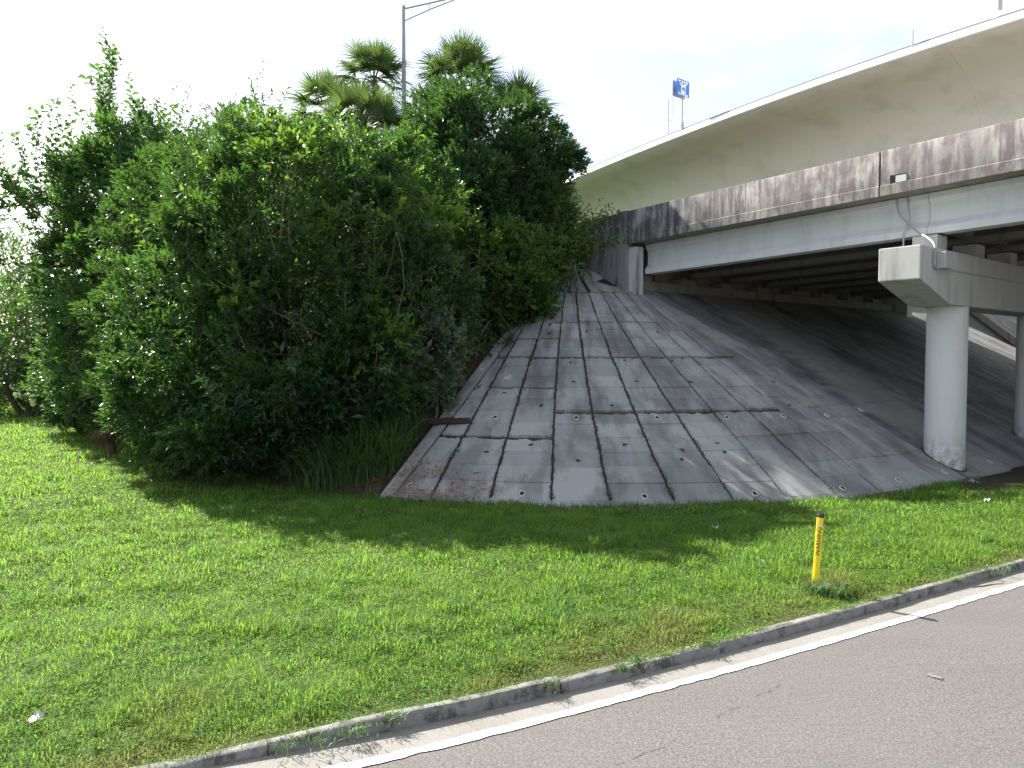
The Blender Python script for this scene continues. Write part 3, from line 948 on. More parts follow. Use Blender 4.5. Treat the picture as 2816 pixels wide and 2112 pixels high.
# wing wall with a thick end post
mb = MB()
def wing_ring(pb):
    zt_ = zdeck(pb) + 1.12
    zbm = ZT + SL * (R - math.hypot(1.4, pb)) - 0.8
    return [L(-1.37, pb, zbm), L(-1.37, pb, zt_), L(-1.10, pb, zt_), L(-1.10, pb, zbm)]
mb.loft([wing_ring(pb) for pb in (-3.78, -3.0, -2.3, -1.75)])
bpart(mb, 'wing_wall', M['wing'])
mb = MB(); mb.lbox(-1.44, -1.08, -4.225, -3.785, 5.2, zdeck(-4) + 1.15); bpart(mb, 'end_post', M['wing'], bevel=0.02)
# conduits and the junction box
def pipe(pts, r, name='conduit', mat=None):
    P = [Vector(L(*p)) for p in pts]
    Q = []
    for i in range(len(P) - 1):
        p0, p1, p2, p3 = P[max(i - 1, 0)], P[i], P[i + 1], P[min(i + 2, len(P) - 1)]
        for k in range(6):
            t_ = k / 6
            Q.append(0.5 * ((2 * p1) + (p2 - p0) * t_ + (2 * p0 - 5 * p1 + 4 * p2 - p3) * t_ ** 2 + (3 * p1 - p0 - 3 * p2 + p3) * t_ ** 3))
    Q.append(P[-1])
    mb = MB(); mb.tube(Q, r, 8)
    return bpart(mb, name, mat or M['conduit'], True)
pipe([(-.80, -13.17, 7.24), (-.84, -13.17, 7.0), (-.86, -13.27, 6.72), (-.9, -13.52, 6.45), (-1.05, -13.80, 6.2), (-1.5, -14.2, 5.98), (-1.86, -14.50, 5.72), (-1.86, -14.50, 5.36), (-1.84, -14.50, 5.25), (-1.72, -14.50, 5.20), (-1.55, -14.49, 5.19)], 0.024)
pipe([(-.80, -13.42, 7.2), (-.86, -13.46, 6.9), (-.86, -13.5, 6.62), (-.88, -13.42, 6.35), (-.92, -13.38, 6.2), (-.92, -13.38, 5.70)], 0.022)
mb = MB(); mb.lbox(-1.62, -1.18, -14.66, -14.455, 5.20, 5.60); bpart(mb, 'junction_box', M['box'], bevel=0.012)
mb = MB(); mb.lbox(-1.17, 18.5, -14.475, -14.452, 5.205, 5.235); bpart(mb, 'cable_conduit', M['conduit'])

# guard rail on the approach
gr = thing('guard_rail', 'steel guard rail on dark posts running back from the wing wall', 'guard rail', L(-1.3, -1.2, 7.0))
gi = Matrix.Translation(-gr.location)
for k in range(9):
    pb = -1.2 + k * 1.2
    z0 = float(ground_z(*Lnp(-1.15, pb)))
    mb = MB(); mb.lbox(-1.22, -1.06, pb, pb + .16, z0 - .3, 8.02); o = mb.build('post', M['rail_wood']); o.data.transform(gi); o.parent = gr
mb = MB()
mb.loft([[L(-1.23, pb, 7.68), L(-1.29, pb, 7.73), L(-1.23, pb, 7.80), L(-1.29, pb, 7.88), L(-1.23, pb, 7.94), L(-1.225, pb, 7.80)] for pb in np.linspace(-1.7, 11, 12)])
o = mb.build('beam', M['galv']); o.data.transform(gi); o.parent = gr

# ------------------------------------------------------------------ the flyover behind
fly = thing('flyover_bridge', 'tall smooth beige flyover ramp rising to the right behind the overpass', 'bridge', L(26, 0, 12))
fi = Matrix.Translation(-fly.location)
FE = [(70, 11.5), (45, 15.6), (26.5, 18.1), (20, 18.75), (13.1, 19.33), (8.9, 19.6), (2.9, 19.95), (-3.3, 20.12), (-8.7, 20.17), (-20, 20.05), (-45, 19.2), (-80, 17)]
FE = FE[::-1]
fpb = np.linspace(-80, 70, 121)
fz = np.interp(fpb, [p[0] for p in FE], [p[1] for p in FE])
k_ = np.exp(-0.5 * (np.arange(-8, 9) / 3.0) ** 2); k_ /= k_.sum()
fz = np.convolve(np.pad(fz, 8, mode='edge'), k_, mode='valid')
OFF = 23.0
def fpart(rings, name, mat, closed=True):
    mb = MB(); mb.loft(rings, closed=closed)
    o = mb.build(name, mat, None, True); o.data.transform(fi); o.parent = fly
    return o
prof_f = [(0.03, 0.02), (0.35, -0.20), (1.2, -0.42), (2.3, -0.72), (3.3, -1.1), (4.1, -1.6), (4.8, -2.3), (5.3, -3.1), (5.7, -4.0), (6.0, -4.9), (6.15, -5.2), (9.5, -5.25)]
for k in range(0, 120, 12):
    pbs = np.linspace(fpb[k] + .004, fpb[k + 12] - .004, 13)
    fpart([[L(OFF + x, pb, z + dz) for x, dz in prof_f] + [L(OFF + 18.97 - x, pb, z + dz) for x, dz in reversed(prof_f)] for pb, z in zip(pbs, np.interp(pbs, fpb, fz))], 'box_segment', M['flyover'])
mb_r = [[L(OFF + x, pb, z + dz) for x, dz in ((0.0, 0.0), (-0.05, 0.08), (0.10, 0.34), (0.26, 0.56), (0.46, 0.56), (0.49, 0.0))] for pb, z in zip(fpb, fz)]
fpart(mb_r, 'parapet', M['rail_white'])
fpart([[L(OFF + x, pb, z + dz) for x, dz in ((0.30, 0.565), (0.30, 0.68), (0.36, 0.68), (0.36, 0.565))] for pb, z in zip(fpb, fz)], 'coping_rail', M['coping'])
def flyz(pb): return float(np.interp(pb, fpb, fz))
for pb in (-33, 38):
    mb = MB(); mb.loft([[Vector(L(OFF + 9.5, pb, z)) + Vector((math.cos(2 * math.pi * k / 24), math.sin(2 * math.pi * k / 24), 0)) * 1.3 for k in range(24)] for z in (-1, flyz(pb) - 5.24)])
    o = mb.build('pier', M['column'], None, True); o.data.transform(fi); o.parent = fly
mb = MB(); z_ = flyz(-3.24)
mb.tube([L(OFF + .2, -3.24, z_ + .3), L(OFF + .2, -3.24, z_ + 1.45)], 0.035, 8)
o = mb.build('railing_post', M['galv_light']); o.data.transform(fi); o.parent = fly

# blue motorist aid sign on the flyover
zs = flyz(13.1) + 0.5
sign = thing('road_sign', 'square blue motorist aid sign on a tall thin post above the flyover parapet', 'road sign', L(OFF + .3, 13.1, zs - .2))
rot = Matrix(((AX, 0, -BX), (AY, 0, -BY), (0, 1, 0))).to_4x4()
def spart(name, me_or_mb, mat, off=(0, 0, 0), parent=None):
    o = me_or_mb.build(name, mat)
    o.data.transform(rot)
    o.parent = parent or sign
    o.location = (off[0] * AX + off[2] * -BX, off[0] * AY + off[2] * -BY, off[1])
    return o
def rrect(w, h, r, d):
    pts = []
    for cx_, cy_, a0 in ((w / 2 - r, h / 2 - r, 0), (-w / 2 + r, h / 2 - r, 90), (-w / 2 + r, -h / 2 + r, 180), (w / 2 - r, -h / 2 + r, 270)):
        for k in range(5):
            a_ = math.radians(a0 + k * 22.5); pts.append((cx_ + r * math.cos(a_), cy_ + r * math.sin(a_)))
    mb = MB(); mb.loft([[(x, y, -d) for x, y in pts], [(x, y, 0) for x, y in pts]])
    return mb
SH = 3.35
spart('sign_panel', rrect(1.42, 1.20, 0.09, 0.02), M['sign_blue'], (0, SH, 0.10))
spart('back_panel', rrect(1.45, 1.18, 0.09, 0.02), M['sign_back'], (-0.02, SH - .04, -0.28))
mb = MB(); mb.tube([(0, -0.6, 0), (0, SH + .3, 0)], 0.055, 10); spart('post', mb, M['galv_light'], (0, 0, 0.02))
mb = MB(); mb.box(-.09, .16, 0.15, 0.9, -.05, .05); spart('base_bracket', mb, M['galv_light'], (0.06, 0, -0.02))
for yy in (0.25, 0.62):
    mb = MB(); mb.box(-.1, .1, yy, yy + .06, -.08, .08); spart('clamp', mb, M['galv'], (0, 0, 0.02))
def flat_mesh(o):
    dg = bpy.context.evaluated_depsgraph_get()
    me = bpy.data.meshes.new_from_object(o.evaluated_get(dg))
    n = bpy.data.objects.new('print', me); col.objects.link(n)
    n.parent = o.parent; n.matrix_local = o.matrix_local.copy()
    nm = o.name.split('.')[0]; bpy.data.objects.remove(o); n.name = nm
    return n
def text(body, size, x, y, z, mat, parent, name='lettering', bold=0.012):
    cu = bpy.data.curves.new(name, 'FONT')
    cu.body = body; cu.size = size; cu.align_x = 'CENTER'; cu.align_y = 'CENTER'; cu.extrude = 0.002; cu.offset = bold
    o = bpy.data.objects.new(name, cu); col.objects.link(o); o.data.materials.append(mat)
    o.parent = parent
    o.matrix_local = Matrix.Translation((x * AX - z * BX, x * AY - z * BY, y)) @ rot
    return flat_mesh(o)
text('Need Help?', 0.235, 0, SH + .45, 0.104, M['sign_white'], sign)
text('Call *347', 0.22, 0, SH + .255, 0.104, M['sign_white'], sign)
text('Road Ranger', 0.215, 0, SH - .47, 0.104, M['sign_white'], sign)
em = spart('emblem', rrect(0.52, 0.58, 0.02, 0.006), M['sign_white'], (0, SH - .09, 0.108))
mb = MB()
mb.add([(-.19, -.08, 0), (-.19, .02, 0), (-.06, .04, 0), (-.02, -.10, 0)], [(3, 2, 1, 0)])
mb.add([(.20, -.14, 0), (.20, .02, 0), (.06, .19, 0), (-.02, .12, 0), (-.06, .04, 0), (.03, -.02, 0), (.08, -.13, 0)], [(6, 5, 4, 3, 2, 1, 0)])
mb.add([(-.19, .02, 0), (-.19, .20, 0), (-.165, .20, 0), (-.15, .02, 0)], [(3, 2, 1, 0)])
mb.add([(-.11, .03, 0), (-.105, .19, 0), (-.085, .19, 0), (-.08, .035, 0)], [(3, 2, 1, 0)])
spart('emblem_picture', mb, M['sign_dark'], (0, 0, 0.004), em)
mb = MB()
for yy in (-.17, -.205): mb.add([(-.19, yy, 0), (-.19, yy + .022, 0), (.19, yy + .022, 0), (.19, yy, 0)], [(3, 2, 1, 0)])
spart('emblem_band', mb, M['sign_grey'], (0, 0, 0.004), em)

# far aerial mast, left of the sign
mast = thing('aerial_mast', 'very thin far off aerial mast with two prongs left of the blue sign', 'mast', (25.6, 120.0, 0))
mb = MB(); mb.tube([(0, 0, 0), (0, 0, 44.9)], 0.06, 6); mb.build('mast', M['galv_light'], mast)
for dx, z0, z1 in ((0.0, 44.0, 45.2), (0.75, 42.0, 45.2)):
    mb = MB(); mb.tube([(dx, 0, z0), (dx, 0, z1)], 0.04, 6); mb.build('prong', M['galv_light'], mast)
mb = MB(); mb.tube([(0, 0, 41.6), (0.75, 0, 41.6)], 0.04, 6); mb.build('bracket', M['galv_light'], mast)

# lamp posts
lp = thing('street_lamp', 'grey lamp post with a braced double arm rising behind the palms', 'street lamp', (-5.15, 35.0, 7.2))
mb = MB(); mb.tube([(0, 0, -.2), (0, 0, 6), (0, 0, 12.45)], [0.125, 0.11, 0.085], 12); mb.build('pole', M['galv_light'], lp, True)
mb = MB(); mb.tube([(0, 0, 12.40), (0, 0, 12.50)], [0.10, 0.08], 12); mb.build('pole_cap', M['galv'], lp, True)
mb = MB(); mb.tube([(0.05, .04, 12.36), (1.75, 1.13, 13.28), (2.67, 1.73, 13.77), (3.6, 2.3, 14.55)], 0.042, 8); mb.build('arm', M['galv_light'], lp, True)
mb = MB(); mb.tube([(0.05, .04, 11.80), (1.2, .78, 12.69), (2.67, 1.73, 13.74)], 0.032, 8); mb.build('arm', M['galv_light'], lp, True)
mb = MB(); mb.tube([(1.15, .75, 12.65), (1.15, .75, 12.96)], 0.018, 6); mb.build('brace', M['galv_light'], lp)
mb = MB(); mb.loft([[(3.5 + x * .9, 2.25 + x * .6 + y, 14.5 + z) for y, z in ((-.15, 0), (-.1, .14), (.1, .14), (.15, 0))] for x in (0, .8)]); mb.build('lamp_head', M['galv'], lp)
pl = L(OFF + 6.0, -5.6)
lp2 = thing('street_lamp', 'grey lamp post standing on the flyover, cut off by the top of the picture', 'street lamp', (pl[0], pl[1], flyz(-5.6)))
mb = MB(); mb.tube([(0, 0, 3.2), (0, 0, 12.0)], [0.17, 0.13], 12); mb.build('pole', M['galv_light'], lp2, True)
mb = MB(); mb.loft([[(x * s_, y * s_, z) for x, y in ((-.5, -.5), (.5, -.5), (.5, .5), (-.5, .5))] for z, s_ in ((-.3, 1.0), (1.0, 1.0), (3.2, 0.6))]); mb.build('pedestal', M['rail_white'], lp2)
mb = MB(); mb.tube([(0, 0, 11.8), (1.6, 1.2, 12.6), (2.6, 2.0, 12.7)], 0.06, 8); mb.build('arm', M['galv_light'], lp2, True)
mb = MB(); mb.loft([[(2.5 + x * .8, 1.95 + x * .6 + y, 12.65 + z) for y, z in ((-.15, 0), (-.1, .14), (.1, .14), (.15, 0))] for x in (0, .8)]); mb.build('lamp_head', M['galv'], lp2)

# ------------------------------------------------------------------ yellow marker post
mp_ = thing('marker_post', 'leaning yellow plastic marker post with black cap in the verge', 'marker post', (3.875, 9.15, 0.05))
H_ = 1.02
lean = Vector((0.105, 0.10, H_)).normalized()
mrot = Vector((0, 0, 1)).rotation_difference(lean).to_matrix().to_4x4() @ Matrix.Rotation(math.radians(-66), 4, 'Z')
def tri(r, rr=0.010):
    pts = []
    for k in range(3):
        a_ = 2 * math.pi * k / 3
        c0 = Vector((math.cos(a_), math.sin(a_))) * (r - rr * 2)
        for d in (-50, 0, 50): pts.append((c0.x + rr * math.cos(a_ + math.radians(d)), c0.y + rr * math.sin(a_ + math.radians(d))))
    return pts
mb = MB(); mb.loft([[(x, y, z) for x, y in tri(0.058)] for z in (-0.15, H_ - .03)]); o = mb.build('post_body', M['yellow'], None, True); o.data.transform(mrot); o.parent = mp_
mb = MB(); mb.loft([[(x, y, z) for x, y in tri(r_)] for z, r_ in ((H_ - .045, 0.060), (H_ + .005, 0.060), (H_ + .012, 0.052))]); o = mb.build('cap', M['black_cap'], None, True); o.data.transform(mrot); o.parent = mp_
# flat print on the two faces that show
for fa in (-60, 60):
    fr = mrot @ Matrix.Rotation(math.radians(fa), 4, 'Z')
    # face frame: outward +X, vertical +Z, right = +Y
    fm = fr @ Matrix(((0, 0, 1, 0.0250), (1, 0, 0, 0), (0, 1, 0, 0), (0, 0, 0, 1)))
    cu = bpy.data.curves.new('lettering', 'FONT'); cu.body = 'WARNING'; cu.size = 0.075; cu.align_x = 'CENTER'; cu.align_y = 'CENTER'; cu.offset = 0.0012
    o = bpy.data.objects.new('lettering', cu); col.objects.link(o); cu.materials.append(M['ink']); o.parent = mp_
    o.matrix_local = fm @ Matrix.Translation((0.008, H_ * 0.66, 0.004)) @ Matrix.Rotation(math.pi / 2, 4, 'Z')
    flat_mesh(o)
    mb = MB(); n_ = 16
    mb.add([(0.024 * math.cos(2 * math.pi * k / n_), H_ * .86 + 0.024 * math.sin(2 * math.pi * k / n_), 0.0046) for k in range(n_)], [tuple(range(n_))])
    o = mb.build('sticker', M['pink']); o.data.transform(fm); o.parent = mp_
    mb = MB()
    mb.add([(0.014 * math.cos(2 * math.pi * k / n_), H_ * .86 + 0.014 * math.sin(2 * math.pi * k / n_), 0.0054) for k in range(n_)], [tuple(range(n_))])
    o = mb.build('sticker_centre', M['sticker']); o.data.transform(fm); o.parent = mp_

# ------------------------------------------------------------------ foliage
def nrm(a): return a / np.maximum(np.linalg.norm(a, axis=-1, keepdims=True), 1e-9)

def leaves_on(P, D, rng, length, width, fold=0.18, droop=0.12, up=0.6):
    """P base points, D leaf directions -> verts, tris, tint"""
    n = len(P)
    ln_ = length * rng.uniform(0.7, 1.25, n)[:, None]
    wd = width * rng.uniform(0.75, 1.2, n)[:, None]
    ref = rng.normal(size=(n, 3)) * (1 - up); ref[:, 2] += up
    S = nrm(np.cross(D, ref)); N = nrm(np.cross(S, D))
    v0 = P
    v1 = P + D * ln_ * 0.45 + S * wd * 0.5 + N * wd * fold
    v2 = P + D * ln_ - N * ln_ * droop
    v3 = P + D * ln_ * 0.45 - S * wd * 0.5 + N * wd * fold
    V = np.stack([v0, v1, v2, v3], 1).reshape(-1, 3)
    b = np.arange(n)[:, None] * 4
    F = np.concatenate([b + np.array([[0, 2, 1]]), b + np.array([[0, 3, 2]])], 0)
    tint = np.repeat(rng.uniform(0, 1, n), 4)
    return V, F, tint

def sprigs(B, A, rng, n_leaf, slen, spread=0.9):
    """leaves set spirally round short twigs. B base, A axis"""
    m = len(B)
    t = (np.arange(n_leaf) + 0.5) / n_leaf
    ph = np.arange(n_leaf) * 2.4 + rng.uniform(0, 6.28, (m, 1))
    ref = rng.normal(size=(m, 3))
    S = nrm(np.cross(A, ref)); U = np.cross(S, A)
    sl = slen * rng.uniform(0.7, 1.3, (m, 1))
    P = B[:, None, :] + A[:, None, :] * (t[None] * sl)[..., None]
    open_ = spread * (1.15 - 0.7 * t)[None, :, None]
    D = A[:, None, :] + (S[:, None, :] * np.cos(ph)[..., None] + U[:, None, :] * np.sin(ph)[..., None]) * open_
    D = nrm(D + rng.normal(size=D.shape) * 0.12)
    return P.reshape(-1, 3), D.reshape(-1, 3)

def crown_points(rng, lobes, n_clump, clump_r, n_sprig, back_keep=0.45, low_keep=0.8):
    """clumps on ellipsoid lobes, twigs on the clumps"""
    w = np.array([(l[3] * l[4] + l[3] * l[5] + l[4] * l[5]) for l in lobes]); w = w / w.sum()
    idx = rng.choice(len(lobes), n_clump * 2, p=w)
    C = np.array([l[:3] for l in lobes])[idx]; Rr = np.array([l[3:6] for l in lobes])[idx]
    d = nrm(rng.normal(size=(len(idx), 3)))
    view = nrm(C - np.array([0, 0, 3.1]))
    keep = (np.sum(d * view, 1) < 0.25) | (rng.uniform(size=len(idx)) < back_keep)
    keep &= (d[:, 2] > -0.6) | (rng.uniform(size=len(idx)) < low_keep)
    C, Rr, d = C[keep][:n_clump], Rr[keep][:n_clump], d[keep][:n_clump]
    cc = C + d * Rr * rng.uniform(0.72, 1.04, (len(C), 1))
    # drop clumps buried in another lobe
    ok = np.ones(len(cc), bool)
    for l in lobes:
        q = (cc - np.array(l[:3])) / np.array(l[3:6])
        ok &= ~(np.sum(q * q, 1) < 0.42)
    cc, d = cc[ok], d[ok]
    ph = rng.uniform(0, 6.28, 6)
    hole = np.sin(cc[:, 0] * 2.1 + ph[0]) * np.sin(cc[:, 1] * 2.3 + ph[1]) * np.sin(cc[:, 2] * 2.6 + ph[2]) + .5 * np.sin(cc[:, 0] * 4.3 + ph[3]) * np.sin(cc[:, 2] * 4.7 + ph[4])
    keep = (hole > -0.14) | (rng.uniform(size=len(cc)) < .12)
    cc, d = cc[keep], d[keep]
    cr = clump_r * rng.uniform(0.6, 1.35, len(cc))
    k = np.repeat(np.arange(len(cc)), n_sprig)
    d2 = nrm(rng.normal(size=(len(k), 3)) + d[k] * 0.7 + np.array([0, 0, 0.25]))
    B = cc[k] + d2 * (cr[k] * rng.uniform(0.25, 1.0, len(k)) ** 0.6)[:, None] * np.array([1, 1, 0.8])
    A = nrm(d2 * 0.8 + d[k] * 0.5 + np.array([0, 0, 0.35]) + rng.normal(size=d2.shape) * 0.35)
    return cc, B, A

def merge_leaves(parts):
    V, F, T = [], [], []; o = 0
    for v, f, t_ in parts:
        V.append(v); F.append(f + o); T.append(t_); o += len(v)
    return np.concatenate(V), np.concatenate(F), np.concatenate(T)

def crown_obj(name, parts, mat, parent):
    V, F, T = merge_leaves(parts)
    q_ = V.reshape(-1, 4, 3)[:, 0]
    sv = .5 + .3 * np.sin(q_[:, 0] * 2.9 + 1.3 * np.sin(q_[:, 2] * 2.2)) * np.sin(q_[:, 2] * 3.1 + q_[:, 1] * 1.7) + .2 * np.sin(q_[:, 0] * 6.1 + q_[:, 2] * 5.3)
    T = np.clip(.55 * T + .45 * np.repeat(sv, 4), 0, 1)
    k_ = (.72 + .62 * np.clip(.5 + .5 * np.sin(q_[:, 0] * 1.7 - q_[:, 2] * 2.3 + 2 * np.sin(q_[:, 1])), 0, 1))[:, None, None]
    V = (q_[:, None, :] + (V.reshape(-1, 4, 3) - q_[:, None, :]) * k_).reshape(-1, 3)
    V = V - np.array(parent.location)
    zmin = ground_z(V[:, 0] + parent.location.x, V[:, 1] + parent.location.y) - parent.location.z
    me = new_mesh(name, V, F)
    attr(me, 'tint', T)
    return link(name, me, mat, parent)

def limbs(parent, base, targets, mat, r0=0.14, seed=1, name='trunk', nsplit=5):
    """trunk and limbs: from the base to lobe centres, then twigs to clump centres"""
    rng = np.random.default_rng(seed)
    mb = MB(); base = np.array(base, float)
    o = np.array(parent.location)
    def curve(p, q, r_a, r_b, n=6, bend=0.12):
        d = np.linalg.norm(q - p)
        mid = rng.normal(size=3) * d * bend
        pts = [p + (q - p) * t_ + mid * math.sin(math.pi * t_) + np.array([0, 0, -0.05 * d * math.sin(math.pi * t_)]) - o for t_ in np.linspace(0, 1, n)]
        mb.tube(pts, list(np.linspace(r_a, r_b, n)), 6)
    nodes = []
    for tg, subs in targets:
        tg = np.array(tg, float)
        off = rng.normal(size=3) * np.array([.25, .25, 0])
        curve(base + off, tg, r0, r0 * 0.42, 8)
        for s_ in subs:
            curve(tg + (base - tg) * rng.uniform(0, .35), np.array(s_, float), r0 * 0.35, 0.010, 6, 0.1)
    return mb.build(name, mat, parent, True)

def shoot_leaves(rng, base, tip, n_leaf, length, width, bend=0.08):
    """a long upright twig with alternate leaves; returns leaves and the twig's points"""
    base, tip = np.array(base, float), np.array(tip, float)
    d = np.linalg.norm(tip - base)
    mid = rng.normal(size=3) * d * bend
    t = np.linspace(0.12, 1.0, n_leaf) ** 0.9
    P = base + (tip - base) * t[:, None] + mid * np.sin(math.pi * t)[:, None]
    ax_ = nrm(tip - base)
    ref = nrm(np.cross(ax_, rng.normal(size=3)))
    u = np.cross(ax_, ref)
    ph = np.arange(n_leaf) * 2.4 + rng.uniform(0, 6)
    D = ax_ * 0.55 + (ref * np.cos(ph)[:, None] + u * np.sin(ph)[:, None]) * 0.9
    D = nrm(D + rng.normal(size=D.shape) * .15)
    twig = [base + (tip - base) * q + mid * math.sin(math.pi * q) for q in np.linspace(0, 1, 6)]
    return leaves_on(P, D, rng, length, width, 0.2, 0.2), twig

def tree(name, label, cat, base, lobes, mat, n_clump, clump_r, n_sprig, n_leaf, leaf_l, leaf_w, slen, seed, group=None, shoots=(), r0=0.14, barkm=None, twig_sub=4, fill=0.25, spread=0.9, crown_name='crown', shoot_leaf=None):
    rng = np.random.default_rng(seed)
    root = thing(name, label, cat, base, 0, group)
    cc, B, A = crown_points(rng, lobes, n_clump, clump_r, n_sprig)
    gz = ground_z(B[:, 0], B[:, 1])
    ok = B[:, 2] > gz + 0.1
    B, A = B[ok], A[ok]
    P, D = sprigs(B, A, rng, n_leaf, slen, spread)
    parts = [leaves_on(P, D, rng, leaf_l, leaf_w)]
    # larger shade leaves within the crown
    if fill:
        m = int(len(P) * fill)
        li = rng.choice(len(lobes), m)
        Lc = np.array([l[:3] for l in lobes])[li]; Lr = np.array([l[3:6] for l in lobes])[li]
        q = nrm(rng.normal(size=(m, 3))) * (rng.uniform(0.25, 0.85, m) ** 0.5)[:, None]
        Pi = Lc + q * Lr
        Pi = Pi[Pi[:, 2] > ground_z(Pi[:, 0], Pi[:, 1]) + .15]
        parts.append(leaves_on(Pi, nrm(rng.normal(size=Pi.shape)), rng, leaf_l * 1.7, leaf_w * 1.9))
    twigs = []
    for (b0, t0, nl) in shoots:
        lv, tw = shoot_leaves(rng, b0, t0, nl, *(shoot_leaf or (leaf_l * 1.1, leaf_w * 1.15)))
        parts.append(lv); twigs.append(tw)
    crown_obj(crown_name, parts, mat, root)
    tg = []
    for l in lobes:
        dist = np.linalg.norm(cc - np.array(l[:3]), axis=1)
        near = cc[np.argsort(dist)[:40]]
        sub = near[rng.choice(len(near), min(twig_sub, len(near)), replace=False)] if len(near) else []
        tg.append((l[:3], sub))
    limbs(root, np.array(base) + np.array([0, 0, -.2]), tg, barkm or M['bark'], r0, seed)
    if twigs:
        o = np.array(root.location)
        for tw in twigs:
            mb = MB(); mb.tube([p - o for p in tw], list(np.linspace(0.014, 0.004, len(tw))), 5)
            mb.build('shoot', M['twig'], root, True)
    return root

def gz1(x, y): return float(ground_z(np.array(float(x)), np.array(float(y))))

# big dark shrub in front
MAIN_LOBES = [(-5.9, 20.3, 5.6, 3.6, 3.0, 3.4), (-8.0, 19.2, 3.6, 2.2, 2.0, 3.0), (-3.6, 19.8, 4.6, 2.2, 2.2, 2.8), (-5.6, 18.6, 2.6, 2.8, 1.8, 2.3), (-3.9, 18.5, 2.4, 1.5, 1.4, 1.9), (-7.3, 21.6, 7.6, 2.6, 2.4, 2.2), (-4.6, 21.6, 7.4, 2.6, 2.4, 2.1), (-6.9, 17.9, 1.5, 1.6, 1.2, 1.3), (-8.8, 18.8, 1.6, 1.3, 1.2, 1.5), (-10.6, 22.4, 4.2, 2.0, 1.7, 2.9), (-10.8, 21.9, 1.5, 1.5, 1.2, 1.4), (-9.6, 23.0, 7.4, 2.1, 2.0, 2.2), (-11.4, 24.4, 6.6, 2.0, 1.8, 2.4), (-6.2, 21.4, 2.8, 3.0, 1.6, 2.4), (-4.4, 20.8, 2.6, 1.8, 1.4, 1.8)]
def outline_shoots(lobes, n, seed, lmin, lmax, leaves, up=0.45, zmin=1.0):
    r_ = np.random.default_rng(seed); out = []
    while len(out) < n:
        l = lobes[r_.integers(len(lobes))]
        d = nrm(r_.normal(size=3) + np.array([0, -.35, .25]))
        b_ = np.array(l[:3]) + d * np.array(l[3:6]) * .92
        if b_[2] < zmin or any(np.sum(((b_ - np.array(q[:3])) / np.array(q[3:6])) ** 2) < .7 for q in lobes if q is not l): continue
        ax_ = nrm(d * .75 + np.array([0, 0, up]) + r_.normal(size=3) * .3)
        out.append((tuple(b_), tuple(b_ + ax_ * r_.uniform(lmin, lmax)), leaves))
    return out
tree('large_shrub', 'huge dark green shrub bulging over the lawn left of the slope paving', 'shrub', (-5.6, 20.0, gz1(-5.6, 20.0)),
     MAIN_LOBES,
     M['leaf_main'], 1250, 0.46, 19, 12, 0.140, 0.050, 0.34, 11, r0=0.16, twig_sub=7,
     shoots=[((-6.0 + i * .35, 22, 8.6), (-6.2 + i * .4 + .2 * math.sin(i * 3), 22 + .2 * math.cos(i), 9.8 + .7 * math.sin(i * 2.1)), 18) for i in range(-6, 9)] + outline_shoots(MAIN_LOBES, 110, 4, .5, 1.25, 22) + [((-7.9 + .3 * q, 22.3, 8.9), (-7.9 + .62 * q + .15 * math.sin(q * 5), 22.2, 11.7 - .28 * abs(q - 1) + .25 * math.sin(q * 2.3)), 26) for q in range(-1, 4)] + [((-9.6 + .3 * q, 22.4, 7.8), (-9.8 + .5 * q, 22.3, 10.6 + .3 * math.sin(q * 3.1)), 24) for q in range(-2, 4)], shoot_leaf=(0.18, 0.085))
# a climber with larger, yellower leaves over the top of the shrub
vr = np.random.default_rng(44); vl = []
for l in MAIN_LOBES[:7]:
    for q in range(4):
        d = nrm(vr.normal(size=3) + np.array([0, -.5, .9])); p_ = np.array(l[:3]) + d * np.array(l[3:6]) * 1.0
        if p_[2] > 3.2: vl.append((p_[0], p_[1], p_[2], vr.uniform(.3, .65), .4, vr.uniform(.25, .55)))
tree('climbing_vine', 'yellow green climber with large leaves sprawling over the huge dark shrub', 'climber', (-5.9, 20.6, gz1(-5.9, 20.6)), vl, M['leaf_climber'], 120, 0.30, 7, 8, 0.19, 0.105, 0.34, 45, r0=.03, barkm=M['twig'], fill=0, twig_sub=2,
     shoots=outline_shoots(MAIN_LOBES[:7], 34, 46, .6, 1.3, 15, .5, 5.0), shoot_leaf=(0.19, 0.11))
# left glossy shrub-tree with spindly shoots
lx, ly = -15.4, 28.6
sh = []
rs = np.random.default_rng(3)
for (tx, tz) in ((-16.6, 16.3), (-17.0, 14.5), (-16.1, 14.6), (-17.6, 13.4), (-15.6, 14.2), (-15.2, 13.1), (-19.4, 12.9), (-18.1, 12.8), (-18.7, 13.6), (-20.6, 11.7), (-20.1, 12.4), (-14.4, 12.8), (-13.6, 13.8), (-13.0, 13.2), (-12.6, 12.2), (-21.1, 10.4), (-21.0, 12.1), (-16.0, 13.4), (-16.5, 13.3), (-11.9, 12.0)):
    tx += 0.75; tz += rs.uniform(-.5, .35)
    bx = tx + (lx - tx) * 0.25 + rs.uniform(-.4, .4)
    for q in range(7):
        sh.append(((bx + rs.uniform(-.3, .3), ly + rs.uniform(-.7, .7), tz - 3.4 + rs.uniform(-.4, .2)), (tx + rs.uniform(-.95, .95) * (q > 0), ly + rs.uniform(-.8, .8), tz - 0.5 * q * rs.uniform(.4, 1.4)), 28))
